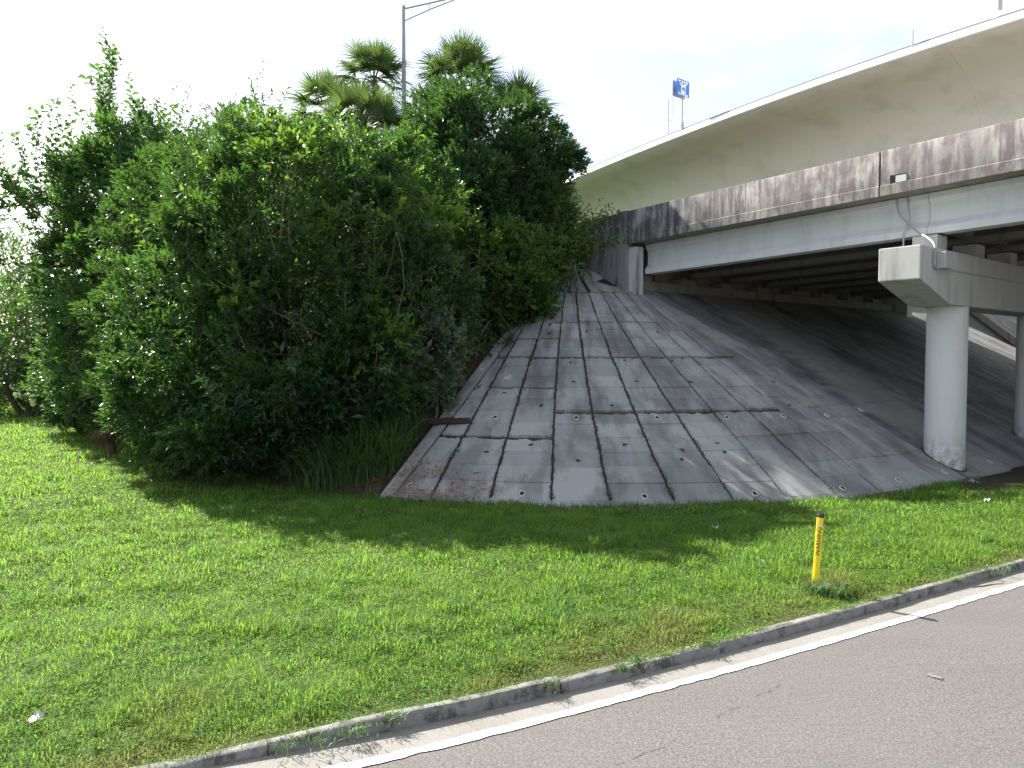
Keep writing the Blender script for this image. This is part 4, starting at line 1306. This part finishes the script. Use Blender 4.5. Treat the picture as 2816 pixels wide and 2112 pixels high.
tree('tall_shrub', 'tall glossy shrub with spindly leafy shoots at the far left', 'shrub', (lx, ly, gz1(lx, ly)),
     [(-15.4, 29.0, 8.5, 2.6, 2.6, 2.6), (-16.7, 29.4, 6.6, 1.9, 2.4, 2.9), (-14.9, 28.0, 5.7, 2.6, 2.2, 3.3), (-16.0, 28.4, 3.6, 2.4, 2.0, 2.9), (-14.2, 26.8, 3.4, 2.2, 1.8, 2.6), (-14.6, 26.6, 1.6, 2.0, 1.5, 1.5), (-12.9, 28.0, 8.9, 2.6, 2.4, 2.2), (-16.7, 28.6, 1.8, 1.5, 1.6, 1.6), (-13.6, 27.6, 10.2, 2.0, 2.0, 1.6), (-13.4, 25.8, 5.2, 1.9, 1.6, 3.2), (-13.0, 25.2, 2.2, 1.5, 1.3, 1.8)],
     M['leaf_left'], 760, 0.60, 17, 11, 0.165, 0.078, 0.42, 12, r0=0.12, shoots=sh, twig_sub=7, shoot_leaf=(0.235, 0.13))
# round headed tree on the embankment
tree('round_tree', 'dense round headed tree on the embankment in front of the palms', 'tree', (-1.2, 28.2, gz1(-1.2, 28.2)),
     [(-1.2, 28.0, 10.1, 3.1, 2.8, 3.0), (-3.0, 28.0, 9.4, 2.0, 2.2, 2.4), (0.5, 27.8, 9.6, 1.9, 2.0, 2.4), (-0.6, 27.4, 7.4, 2.5, 2.3, 2.2), (-2.2, 27.2, 6.6, 2.3, 2.0, 2.2), (0.6, 27.2, 8.2, 1.5, 1.6, 1.6), (-2.6, 29.0, 12.2, 1.2, 1.2, 1.4), (-1.4, 25.3, 8.4, 1.5, 1.2, 1.6), (-2.6, 25.0, 8.2, 1.2, 1.0, 1.3)],
     M['leaf_round'], 980, 0.50, 19, 12, 0.145, 0.050, 0.30, 13, r0=0.13, twig_sub=8, fill=.6,
     shoots=[((1.6, 27.8, 10.6), (2.3, 27.6, 11.2), 26), ((1.7, 27.6, 9.0), (2.35, 27.5, 9.3), 26), ((1.7, 27.8, 10.0), (2.25, 27.7, 10.6), 24), ((1.6, 27.5, 8.6), (2.3, 27.4, 8.8), 22), ((1.4, 27.9, 11.2), (1.8, 27.8, 12.2), 22)])
# vine covered understory between them
tree('vine_thicket', 'tangled vine thicket between the big shrub and the paving, with bare arching twigs', 'thicket', (-1.2, 23.2, gz1(-1.2, 23.2)),
     [(-1.3, 23.4, 5.6, 2.0, 1.5, 1.7), (-2.6, 22.8, 5.2, 1.6, 1.4, 1.8), (0.2, 24.2, 6.2, 1.3, 1.3, 1.1), (-0.2, 23.6, 4.9, 1.2, 1.1, 0.9), (-2.8, 22.4, 7.0, 1.4, 1.3, 1.2)],
     M['leaf_vine'], 300, 0.40, 10, 9, 0.155, 0.078, 0.30, 14, r0=0.06, barkm=M['twig'], twig_sub=9, fill=0.35,
     shoots=[((-0.4, 23.8, 6.6), (-.1 + .3 * i, 23.6, 7.6 - .25 * abs(i - 1)), 14) for i in range(4)] + [((0.6, 24.4, 6.0), (1.7, 24.0, 5.6), 16), ((0.4, 24.2, 5.4), (1.2, 23.4, 4.9), 14), ((-2.4, 22.2, 7.0), (-1.0, 21.8, 7.5), 16)])
# sapling reaching over the wing wall
sp = []
for (b0, t0) in (((1.2, 26.2, 6.6), (2.3, 25.6, 8.7)), ((1.3, 26.2, 6.6), (3.1, 25.4, 8.55)), ((1.3, 26.1, 6.5), (3.4, 25.3, 8.35)), ((1.2, 26.0, 6.4), (2.7, 25.2, 8.2)), ((1.3, 26, 6.3), (3.5, 25.0, 7.6)), ((1.3, 26, 6.2), (3.7, 25.0, 7.2)), ((1.2, 26, 6.4), (2.6, 25.0, 7.4)), ((1.0, 26, 6.4), (1.6, 25.4, 8.3)), ((1.1, 26, 6.3), (2.2, 24.9, 6.9)), ((1.0, 25.8, 6.1), (2.2, 24.6, 6.2)), ((1.0, 25.8, 6.0), (1.8, 24.4, 5.7)), ((.9, 26, 6.4), (1.3, 25.6, 8.9))):
    sp.append((b0, t0, 30)); sp.append((b0, tuple(t0[i] + (.35, -.1, -.3)[i] * (1 if len(sp) % 4 else -1) for i in range(3)), 26))
tree('sapling', 'loose leafy sapling reaching its twigs across the wing wall', 'sapling', (1.0, 26.4, gz1(1.0, 26.4)),
     [(0.9, 26.2, 6.5, .75, .7, .7), (0.6, 26.4, 7.6, .7, .7, .8), (1.5, 25.9, 6.9, .6, .6, .6)], M['leaf_vine'], 85, 0.4, 10, 9, 0.15, 0.072, 0.30, 15, r0=0.045, barkm=M['twig'], shoots=sp, twig_sub=6, fill=0.1, shoot_leaf=(0.22, 0.10))
# pale small leaved bush at the paving's edge
tree('pale_bush', 'pale grey green bush at the left edge of the slope paving', 'bush', (-2.5, 19.4, gz1(-2.5, 19.4)),
     [(-2.3, 19.4, 3.1, .95, .8, .9), (-2.9, 19.3, 2.5, .75, .7, .75), (-2.1, 19.4, 2.5, .6, .6, .6), (-1.8, 19.7, 3.5, .65, .6, .55)], M['leaf_pale'], 125, 0.25, 12, 10, 0.115, 0.048, 0.2, 16, r0=0.035, barkm=M['twig'], twig_sub=8, fill=0.2)
# low creeping plants on the soil between the thicket and the paving
tree('low_creeper', 'low creeper on the bare soil beside the upper paving edge', 'creeper', (-0.9, 22.0, gz1(-0.9, 22.0)),
     [(-0.9, 22.2, gz1(-.9, 22.2) + .3, .8, .7, .4), (-0.35, 23.4, gz1(-.35, 23.4) + .35, .6, .6, .4)], M['leaf_main'], 45, .22, 12, 9, .09, .045, .2, 17, r0=.02, barkm=M['twig'], fill=.1)
# trees and shrubs farther left and behind
for i, (x, y, zc, rx, rz, lab, mat, nm, cat) in enumerate([
        (-30.5, 42.0, 5.4, 4.2, 5.6, 'dark bushy tree at the left edge of the picture behind the lawn', 'leaf_far', 'bushy_tree', 'tree'),
        (-24.6, 37.0, 4.0, 2.8, 4.0, 'rounded shrub between the far bushy tree and the tall shrub', 'leaf_left', 'round_shrub', 'shrub'),
        (-41.0, 52.0, 6.0, 5.0, 6.0, 'far tree beyond the end of the lawn', 'leaf_far', 'bushy_tree', 'tree'),
        (-9.2, 27.0, 8.2, 2.8, 3.4, 'tree standing on the bank between the tall shrub and the palms', 'leaf_round', 'bank_tree', 'tree'),
        (-6.0, 27.8, 7.6, 2.4, 2.0, 'leafy tree on the bank below the young palm', 'leaf_vine', 'bank_tree', 'tree'),
        (-11.8, 30.5, 7.6, 3.0, 3.2, 'tree hidden deep behind the tall shrub', 'leaf_far', 'bank_tree', 'tree')]):
    g = gz1(x, y)
    rr = np.random.default_rng(50 + i)
    lob = [(x, y, zc, rx, rx * .9, rz)] + [(x + rr.uniform(-.6, .6) * rx, y + rr.uniform(-.7, .3) * rx, zc + rr.uniform(-.6, .55) * rz, rx * rr.uniform(.45, .65), rx * .5, rz * rr.uniform(.35, .5)) for _ in range(5)]
    lob.append((x, y - rx * .4, max(g + .9, zc - rz * .8), rx * .85, rx * .6, rz * .4))
    tree(nm, lab, cat, (x, y, g), lob, M[mat], 190, 0.7, 16, 11, 0.135, 0.058, 0.36, 60 + i, r0=.16, twig_sub=4,
         shoots=[((x + rr.uniform(-.7, .7) * rx, y - .3, zc + rz * .8), (x + rr.uniform(-.8, .8) * rx, y - .3, zc + rz * rr.uniform(1.0, 1.22)), 16) for _ in range(7)])

# arching bare twigs in the thicket
bt = tag(empty('bare_branch', (-0.6, 23.0, gz1(-.6, 23.0))), 'bare grey branches arching out of the vine thicket', 'branch')
o_ = np.array(bt.location); rngb = np.random.default_rng(5)
for i in range(16):
    p0 = np.array([-1.6 + rngb.uniform(-.8, .8), 22.4 + rngb.uniform(-.4, .3), 5.2 + rngb.uniform(-.6, 1.2)])
    q0 = p0 + np.array([rngb.uniform(-.7, 1.5), rngb.uniform(-.9, -.2), rngb.uniform(-1.1, .9)])
    sag = np.array([rngb.uniform(-.2, .2), 0, rngb.uniform(.1, .5)])
    mb = MB(); mb.tube([p0 + (q0 - p0) * t_ + sag * math.sin(math.pi * t_) - o_ for t_ in np.linspace(0, 1, 8)], list(np.linspace(.016, .005, 8)), 5)
    mb.build('twig', M['twig'], bt, True)

# ------------------------------------------------------------------ palms
def frond_mesh(rng, rad, nseg=34, spread=205, droop=0.35, pet=0.9):
    V, F, T = [], [], []
    def blade(a_, ln_, w, dr):
        # a narrow folded segment running out from the hub along angle a_
        d = np.array([math.cos(a_), math.sin(a_), 0.0]); s = np.array([-d[1], d[0], 0.0])
        o = len(V); n = 4
        for k in range(n + 1):
            t_ = k / n
            c_ = np.array([pet, 0, 0]) + d * ln_ * t_ + np.array([0, 0, -dr * ln_ * t_ ** 2.2 + 0.10 * ln_ * math.sin(t_ * 2)])
            ww = w * (0.35 + 0.65 * math.sin(math.pi * min(t_ + .12, 1) * 0.85)) * (1 - t_ ** 3) + 0.002
            V.extend([tuple(c_ - s * ww), tuple(c_ + np.array([0, 0, ww * .7])), tuple(c_ + s * ww)])
        for k in range(n):
            b_ = o + k * 3
            F.extend([(b_, b_ + 3, b_ + 4, b_ + 1), (b_ + 1, b_ + 4, b_ + 5, b_ + 2)])
        T.extend([rng.uniform(0, 1)] * (3 * (n + 1)))
    for k in range(nseg):
        f_ = k / (nseg - 1) * 2 - 1
        a_ = math.radians(spread / 2) * f_
        blade(a_ + rng.uniform(-.03, .03), rad * (1.0 - 0.35 * abs(f_) ** 2) * rng.uniform(.92, 1.05), rad * 0.021, droop * rng.uniform(.5, 1.4) * (1 + .5 * abs(f_)))
    # petiole
    o = len(V)
    for x in (0.0, pet * .5, pet):
        for (y, z) in ((-.018, 0), (0, .014), (.018, 0), (0, -.014)): V.append((x, y * (1.4 - x / pet * .6), z + 0.06 * math.sin(math.pi * x / pet)))
    for i in range(2):
        for j in range(4):
            F.append((o + i * 4 + j, o + i * 4 + (j + 1) % 4, o + (i + 1) * 4 + (j + 1) % 4, o + (i + 1) * 4 + j))
    T.extend([.5] * 12)
    me = new_mesh('frond', V, F); attr(me, 'tint', T)
    return me
rngp = np.random.default_rng(21)
FR = []
for k in range(4):
    m_ = frond_mesh(rngp, 1.0, nseg=38, spread=205, droop=0.08 + 0.11 * k, pet=0.85); m_.materials.append(M['palm']); FR.append(m_)
FD = []
for k in range(2):
    m_ = frond_mesh(rngp, 0.85, nseg=24, droop=0.9); m_.materials.append(M['palm_dead']); FD.append(m_)
def palm(label, x, y, zc, sc, n, seed, dead=8, emin=-25, name='palm_tree'):
    rng = np.random.default_rng(seed)
    g = gz1(x, y)
    root = thing(name, label, 'palm tree', (x, y, g), 0, 'sabal palms on the embankment')
    mb = MB(); h = zc - g
    mb.tube([(0, 0, -.3), (0.05, 0, h * .5), (0, 0, h)], [.20, .16, .15], 12)
    mb.build('trunk', M['bark'], root, True)
    for k in range(n + dead):
        dd = k >= n
        el = math.radians(rng.uniform(-75, -40)) if dd else math.radians(90 - (90 - emin) * ((k + .5) / n) ** 0.75)
        az = k * 2.4 + rng.uniform(-.3, .3)
        me = FD[k % 2] if dd else FR[min(3, int(4 * k / n))]
        o = link('dead_frond' if dd else 'frond', me, None, root)
        # frond: +X outward; roll so that the fan faces up
        mrx = Matrix.Rotation(az, 4, 'Z') @ Matrix.Rotation(-el, 4, 'Y') @ Matrix.Rotation(rng.uniform(-.5, .5), 4, 'X')
        o.matrix_local = Matrix.Translation((0, 0, h)) @ mrx @ Matrix.Scale(sc * rng.uniform(.85, 1.1), 4)
    return root
palm('tall palm with a brown skirt of dead fronds left of the lamp post', -6.75, 36.0, 16.5, 1.25, 26, 1, dead=16)
palm('palm behind the tall palm, leaning left of it and half hidden', -9.1, 36.5, 15.2, 1.3, 22, 2, dead=2)
palm('broad full crowned palm right of the lamp post', -2.35, 34.5, 15.7, 1.42, 28, 3, dead=3, emin=-15)
palm('low palm peeping out behind the right side of the round tree', 0.2, 33.5, 13.9, 1.2, 16, 4, dead=0, emin=5)
palm('young palm with arching fronds below the tall palm', -6.3, 30.5, 12.7, 1.25, 20, 5, dead=5)
palm('small palm with drooping pale fronds beside the young palm', -5.2, 30.0, 11.8, 1.15, 14, 6, dead=4)
# small stemless palm with dead fronds at the edge of the lawn
root = thing('palmetto', 'low palmetto with a hanging skirt of dead brown fronds at the lawn edge', 'palm', (-12.3, 22.1, gz1(-12.3, 22.1)))
mb = MB(); mb.tube([(0, 0, -.2), (0, 0, 1.2)], [.16, .13], 10); mb.build('trunk', M['bark'], root, True)
for k in range(18):
    dd = k < 10
    o = link('dead_frond' if dd else 'frond', FD[k % 2] if dd else FR[k % 3], None, root)
    el = math.radians(rngp.uniform(-88, -62)) if dd else math.radians(rngp.uniform(5, 70))
    o.matrix_local = Matrix.Translation((0, 0, 1.25)) @ Matrix.Rotation(k * 2.4, 4, 'Z') @ Matrix.Rotation(-el, 4, 'Y') @ Matrix.Rotation(rngp.uniform(-.6, .6), 4, 'X') @ Matrix.Scale(.62 if dd else .8, 4)

# ------------------------------------------------------------------ grass
def blades(P, h, w, lean, rng, dry, name, mat, kind='stuff', seg3=True, curl=1.0):
    n = len(P)
    az = rng.uniform(0, 2 * math.pi, n)
    d = np.stack([np.cos(az), np.sin(az), np.zeros(n)], -1)
    s = np.stack([-np.sin(az), np.cos(az), np.zeros(n)], -1)
    rot_ = rng.uniform(-.9, .9, n)[:, None]
    s = nrm(s + d * rot_)
    hh = h[:, None]; ll = lean[:, None]; ww = w[:, None]
    up = np.array([0, 0, 1.0])
    p1 = P + up * hh * 0.55 + d * hh * ll * 0.30
    p2 = P + up * hh * (1.0 - 0.35 * np.minimum(ll, 1.4) * curl) + d * hh * ll
    V = np.stack([P - s * ww, P + s * ww, p1 + s * ww * .8, p1 - s * ww * .8, p2], 1).reshape(-1, 3)
    b = np.arange(n)[:, None] * 5
    F = np.concatenate([b + np.array([[0, 1, 2]]), b + np.array([[0, 2, 3]]), b + np.array([[3, 2, 4]])], 0)
    me = new_mesh(name, V, F)
    t_ = rng.uniform(0, 1, n)
    attr(me, 'tint', np.repeat(t_, 5)); attr(me, 'dry', np.repeat(dry, 5))
    o = link(name, me, mat)
    return tag(o, kind=kind)

def vnoise(x, y, sc, seed):
    r_ = np.random.default_rng(seed)
    tab = r_.uniform(0, 1, (64, 64))
    u, v = x * sc, y * sc
    i, j = np.floor(u).astype(int), np.floor(v).astype(int)
    fu, fv = smooth(u - i), smooth(v - j)
    g = lambda a_, b_: tab[a_ % 64, b_ % 64]
    return (g(i, j) * (1 - fu) + g(i + 1, j) * fu) * (1 - fv) + (g(i, j + 1) * (1 - fu) + g(i + 1, j + 1) * fu) * fv

def lawn_points(x0, x1, y0, y1, dens, rng):
    n = int((x1 - x0) * (y1 - y0) * dens)
    x = rng.uniform(x0, x1, n); y = rng.uniform(y0, y1, n)
    vis = (np.abs(x) < 0.76 * y + 1.2)
    v = y - kerb_y(x)
    nxx, nyy = kerb_n(x)
    edge = -0.045 + 0.10 * vnoise(x, y, 2.5, 9) - 0.11 * vnoise(x + 50, y, 1.1, 5)
    ok = vis & (v * nyy > edge)
    z, rad, pa, pb = slope_z(x, y)
    inside = (rad < R + 0.06)
    soil = (rad < R - 0.15) & (pa < 0)
    ok &= ~(paved_mask(x, y)) & ~inside | (ok & inside & ~paved_mask(x, y) & ~soil)
    ok &= ~((x > 10.5) & (y - 0.62 * x > 9.0 + .6 * vnoise(x, y, 1.2, 77)) )
    x, y = x[ok], y[ok]
    return x, y

rg_ = np.random.default_rng(31)
PX, PY, PH, PW, PLn, PD = [], [], [], [], [], []
for (y0, y1, x0, x1, dens, hs, ws) in ((3.5, 7.0, -6, 3, 4000, 1.0, .9), (7.0, 10.0, -8.6, 9.2, 2500, 1.0, 1.15), (10.0, 14.0, -12, 12.5, 1350, 1.05, 1.55), (14.0, 20.0, -17, 16, 560, 1.1, 2.4), (20.0, 30.0, -25, 20, 240, 1.15, 3.6), (30.0, 55.0, -44, -12, 60, 1.2, 6.0)):
    x, y = lawn_points(x0, x1, y0, y1, dens, rg_)
    n = len(x)
    tuft = vnoise(x, y, 1.6, 1) * .6 + vnoise(x, y, 4.5, 2) * .4
    hgt = (0.058 + 0.12 * smooth((tuft - .34) / .45)) * rg_.uniform(.6, 1.35, n) * hs
    PX.append(x); PY.append(y); PH.append(hgt); PW.append(rg_.uniform(.0022, .0048, n) * ws)
    PLn.append(rg_.uniform(.15, 1.5, n))
    v = y - kerb_y(x)
    dry = smooth((vnoise(x, y, .7, 6) - .55) / .25) * .75 * smooth((1.6 - v) / 1.3) + smooth((.42 - v) / .4) * smooth((vnoise(x, y, 1.0, 8) - .35) / .3) * .6
    hgt *= .42 + .58 * smooth(v / .5); PH[-1] = hgt
    dry = np.clip(dry + (rg_.uniform(size=n) < .06) * .7, 0, 1) * rg_.uniform(.3, 1, n)
    PD.append(dry)
x, y, hgt, w_, ln_, dry = map(np.concatenate, (PX, PY, PH, PW, PLn, PD))
blades(np.stack([x, y, np.maximum(ground_z(x, y), np.where(y - kerb_y(x) < .02, .104 * kerb_h(x), -9)) - .01], -1), hgt, w_, ln_, rg_, dry, 'grass', M['lawn'])

# broad leaved weeds in the lawn
def weeds(n, seed):
    rng = np.random.default_rng(seed)
    r_ = rng.uniform(0, 1, n) ** .8
    y = 4.0 + 13 * r_; x = rng.uniform(-1, 1, n) * (0.75 * y + 1)
    v = y - kerb_y(x)
    ok = (v > .2) & (slope_z(x, y)[1] > R + .2) & (vnoise(x, y, .9, 41) > .40)
    x, y = x[ok], y[ok]
    m = 7
    az = rng.uniform(0, 6.28, (len(x), m)); rr = rng.uniform(.0, .10, (len(x), m))
    px = (x[:, None] + np.cos(az) * rr).ravel(); py = (y[:, None] + np.sin(az) * rr).ravel()
    pz = ground_z(px, py) + rng.uniform(.02, .085, len(px))
    D = nrm(np.stack([np.cos(az).ravel(), np.sin(az).ravel(), rng.uniform(-.1, .6, len(px))], -1))
    V, F, T = leaves_on(np.stack([px, py, pz], -1), D, rng, .042, .026, .15, .15, .8)
    me = new_mesh('weeds', V, F); attr(me, 'tint', T)
    tag(link('weeds', me, M['weed']), kind='stuff')
weeds(11000, 8)

# tall grass beside the paving and the tuft at the marker post
def clump(name, pts, hmin, hmax, w, lean, seed, mat, label, cat, n, on_slope=False):
    rng = np.random.default_rng(seed)
    cx_ = np.array(pts); k = rng.choice(len(cx_), n)
    P = cx_[k][:, :2] + rng.normal(size=(n, 2)) * cx_[k][:, 2:3]
    if not on_slope: P = P[~paved_mask(P[:, 0], P[:, 1])]
    n = len(P)
    P3 = np.concatenate([P, (slope_z(P[:, 0], P[:, 1])[0] if on_slope else ground_z(P[:, 0], P[:, 1]))[:, None] - .02], 1)
    # three-piece arching blades
    az = rng.uniform(0, 6.28, n); d = np.stack([np.cos(az), np.sin(az), 0 * az], -1); s = np.stack([-np.sin(az), np.cos(az), 0 * az], -1)
    h = rng.uniform(hmin, hmax, n)[:, None]; l_ = (rng.uniform(.3, 1.0, n) * lean)[:, None]
    rows = []
    for t_, ww in ((0, .7), (.35, 1), (.7, .8), (1.0, .05)):
        c_ = P3 + d * h * l_ * t_ ** 1.8 + np.array([0, 0, 1]) * h * (t_ - .45 * l_ * t_ ** 2.6)
        rows += [c_ - s * w * ww, c_ + s * w * ww]
    V = np.stack(rows, 1).reshape(-1, 3)
    b = np.arange(n)[:, None] * 8
    F = np.concatenate([b + np.array([[2 * q, 2 * q + 1, 2 * q + 3, 2 * q + 2]]) for q in range(3)], 0)
    me = new_mesh(name, V, F); attr(me, 'tint', np.repeat(rng.uniform(0, 1, n), 8)); attr(me, 'dry', np.zeros(len(V)))
    return tag(link(name, me, mat), label, None, None, 'stuff')
clump('tall_grass', [(-3.2, 17.6, .35), (-3.9, 17.5, .35), (-2.8, 18.0, .3), (-4.5, 17.3, .3), (-3.4, 18.3, .35), (-2.9, 17.35, .22), (-3.6, 17.2, .25)], .8, 1.75, .011, 1.05, 71, M['tall_grass'], 'clump of tall arching grass between the big shrub and the paving', None, 1500)
clump('grass_tuft', [(3.93, 8.98, .10), (4.05, 8.93, .08), (3.82, 8.95, .06), (3.86, 9.12, .05)], .09, .25, .0045, .7, 72, M['tall_grass'], 'unmown dark green tuft of grass at the foot of the yellow marker post', None, 800)
clump('gutter_weeds', [(x_, float(kerb_y(x_)) - o_, r_) for x_, o_, r_ in ((-1.75, .13, .08), (-1.5, .12, .08), (-1.25, .16, .07), (-1.0, .1, .05), (1.05, .11, .05), (1.25, .09, .05), (0.35, .08, .05), (2.05, .09, .04), (6.6, .12, .09), (6.9, .12, .09))], .04, .13, .004, 1.1, 73, M['tall_grass'], 'scruffy weeds growing over the kerb and gutter', None, 620)
jp = []
for a_, s_, r_ in ((-0.03, .25, .03), (-0.03, .9, .02), (.155, .1, .05), (-.30, 1.6, .04), (-.36, 2.9, .05), (-.37, 5.6, .07), (.064, .3, .03), (-.115, .1, .03), (.33, .2, .04), (-.34, 4.2, .04)):
    for q_ in range(3): jp.append((CX + (R - s_ - .1 * q_) * math.sin(a_), CY - (R - s_ - .1 * q_) * math.cos(a_), r_))
clump('joint_weeds', jp, .04, .16, .006, .9, 75, M['tall_grass'], 'small weeds sprouting from the paving joints', None, 260, True)
kp = []
for x_ in np.arange(-3.2, 11, .035):
    if vnoise(np.array([x_]), np.array([3.0]), 1.3, 91)[0] > .46: kp.append((x_, float(kerb_y(x_)) - random.uniform(-.03, .045), .012))
clump('kerb_fringe', kp, .03, .11, .0035, 1.25, 76, M['lawn'], 'grass creeping from the verge over the kerb top', None, 2600)
clump('toe_grass', [(CX + (R + .16) * math.sin(a_), CY - (R + .16) * math.cos(a_), .07) for a_ in np.linspace(-.36, TH, 60)], .06, .2, .006, .8, 74, M['tall_grass'], 'ragged fringe of grass along the foot of the fan paving', None, 2600)

# ------------------------------------------------------------------ small things on the ground
def litter(label, x, y, sx, sy, sz, seed, mat='litter', z=None, name='litter'):
    rng = np.random.default_rng(seed)
    n = 7
    xs_ = np.linspace(-.5, .5, n)
    V = []
    for i in range(n):
        for j in range(n):
            edge_ = 1 - 0.25 * rng.uniform() * (i in (0, n - 1) or j in (0, n - 1))
            V.append((xs_[i] * sx * edge_ + rng.normal() * sx * .05, xs_[j] * sy * edge_ + rng.normal() * sy * .05, abs(rng.normal()) * sz + sz * .4))
    me = new_mesh(name, np.array(V), grid_faces(n, n))
    o = link(name, me, M[mat])
    o.location = (x, y, (gz1(x, y) + .055) if z is None else z); o.rotation_euler = (0, 0, rng.uniform(0, 3))
    return tag(o, label, 'litter', 'scraps of litter')
litter('crumpled white plastic scrap in the lawn near the bottom left corner', -3.93, 5.86, .14, .08, .022, 1)
litter('white scrap in the shaded grass below the paving toe', 3.60, 12.70, .17, .09, .03, 2)
litter('small white scrap in the grass left of the yellow post', 3.62, 10.34, .13, .06, .025, 3)
litter('white paper at the paving toe near the bridge column', 11.0, 17.1, .26, .14, .04, 4)
litter('white scrap in the grass below the bridge column', 9.75, 14.75, .2, .09, .03, 5)
litter('flattened grey scrap lying on the road', 4.08, 6.86, .15, .07, .004, 6, 'litter_grey', .006)
litter('tiny pale flake on the road near the bottom edge', 1.25, 5.25, .05, .03, .003, 7, 'litter', .006)
# log lying on the paving's edge
lg = tag(empty('log', (-1.80, 18.55, float(slope_z(np.array(-1.80), np.array(18.55))[0]) + .12)), 'dark rotten log lying across the left edge of the paving', 'log')
mb = MB(); pts = [Vector((-.72 + .144 * k, .10 - .012 * k, .012 * math.sin(k * 1.3))) for k in range(11)]
mb.tube(pts, [.095 * (1 + .12 * math.sin(k * 2.2)) for k in range(11)], 9); mb.build('log_body', M['log'], lg, True)
for k in range(5):
    mb = MB(); x0 = -.5 + .22 * k
    mb.tube([(x0, -.05, .07), (x0 + .12, -.10, .09), (x0 + .25, -.09, .05)], [.02, .016, .006], 5); mb.build('bark_strip', M['log'], lg, True)
st = tag(MB(), None) if False else None
mb = MB(); mb.tube([(0, 0, .004), (.18, .05, .006), (.34, .12, .005), (.52, .15, .006)], [.006, .007, .006, .003], 6)
o = mb.build('stick', M['stick'], None, True); o.location = (6.15, 9.55, .006); tag(o, 'dry forked stick lying in the gutter', 'stick')
mb = MB(); mb.tube([(0, 0, .02), (.3, .1, .03), (.62, .16, .02)], [.012, .012, .006], 6)
o = mb.build('stick', M['stick'], None, True); pz_, nn = slope_frame(-.9, 16.45); o.location = pz_ + Vector((0, 0, .03)); tag(o, 'thin brown stick on the straw strewn paving corner', 'stick')

# fallen leaves and straw
def scatter_litter(name, n, fn, ln_, w_, seed, zoff=.02, mat='dead_leaf'):
    rng = np.random.default_rng(seed)
    x, y = fn(rng, n)
    pm = paved_mask(x, y)
    z = np.where(pm, slope_z(x, y)[0] + .016, ground_z(x, y) + zoff) + rng.uniform(0, .012, len(x))
    az = rng.uniform(0, 6.28, len(x))
    e = .01
    zz = lambda a_, b_: np.where(pm, slope_z(a_, b_)[0], ground_z(a_, b_))
    gx = (zz(x + e, y) - zz(x, y)) / e; gy = (zz(x, y + e) - zz(x, y)) / e
    D = np.stack([np.cos(az), np.sin(az), np.cos(az) * gx + np.sin(az) * gy + rng.uniform(-.02, .12, len(x))], -1)
    V, F, T = leaves_on(np.stack([x, y, z], -1), nrm(D), rng, ln_, w_, .1, -.05, .97)
    me = new_mesh(name, V, F); attr(me, 'tint', T)
    return tag(link(name, me, M[mat]), kind='stuff')
def corner(rng, n):
    a_ = EDGE_L + np.abs(rng.normal(size=n)) * .10 + .005; s_ = np.abs(rng.normal(size=n)) * .85 * np.exp(-(a_ - EDGE_L) * 4) + .02
    k_ = vnoise(a_ * 20, s_ * 2.0, 1.0, 3) > .45
    a_, s_ = a_[k_], s_[k_]
    return CX + (R - s_) * np.sin(a_), CY - (R - s_) * np.cos(a_)
scatter_litter('straw_litter', 2600, corner, .11, .007, 81, mat='straw')
scatter_litter('fallen_leaves', 380, corner, .06, .03, 82)
def bank(rng, n):
    a_ = EDGE_L - .02 - np.abs(rng.normal(size=n)) * .05; s_ = rng.uniform(-.2, 11, n)
    return CX + (R - s_) * np.sin(a_), CY - (R - s_) * np.cos(a_)
scatter_litter('leaf_litter', 5000, bank, .075, .035, 83)
def under_bush(rng, n):
    return rng.uniform(-9, -2.5, n), rng.uniform(16.8, 20.5, n)
scatter_litter('shade_litter', 2500, under_bush, .08, .04, 84, .05)
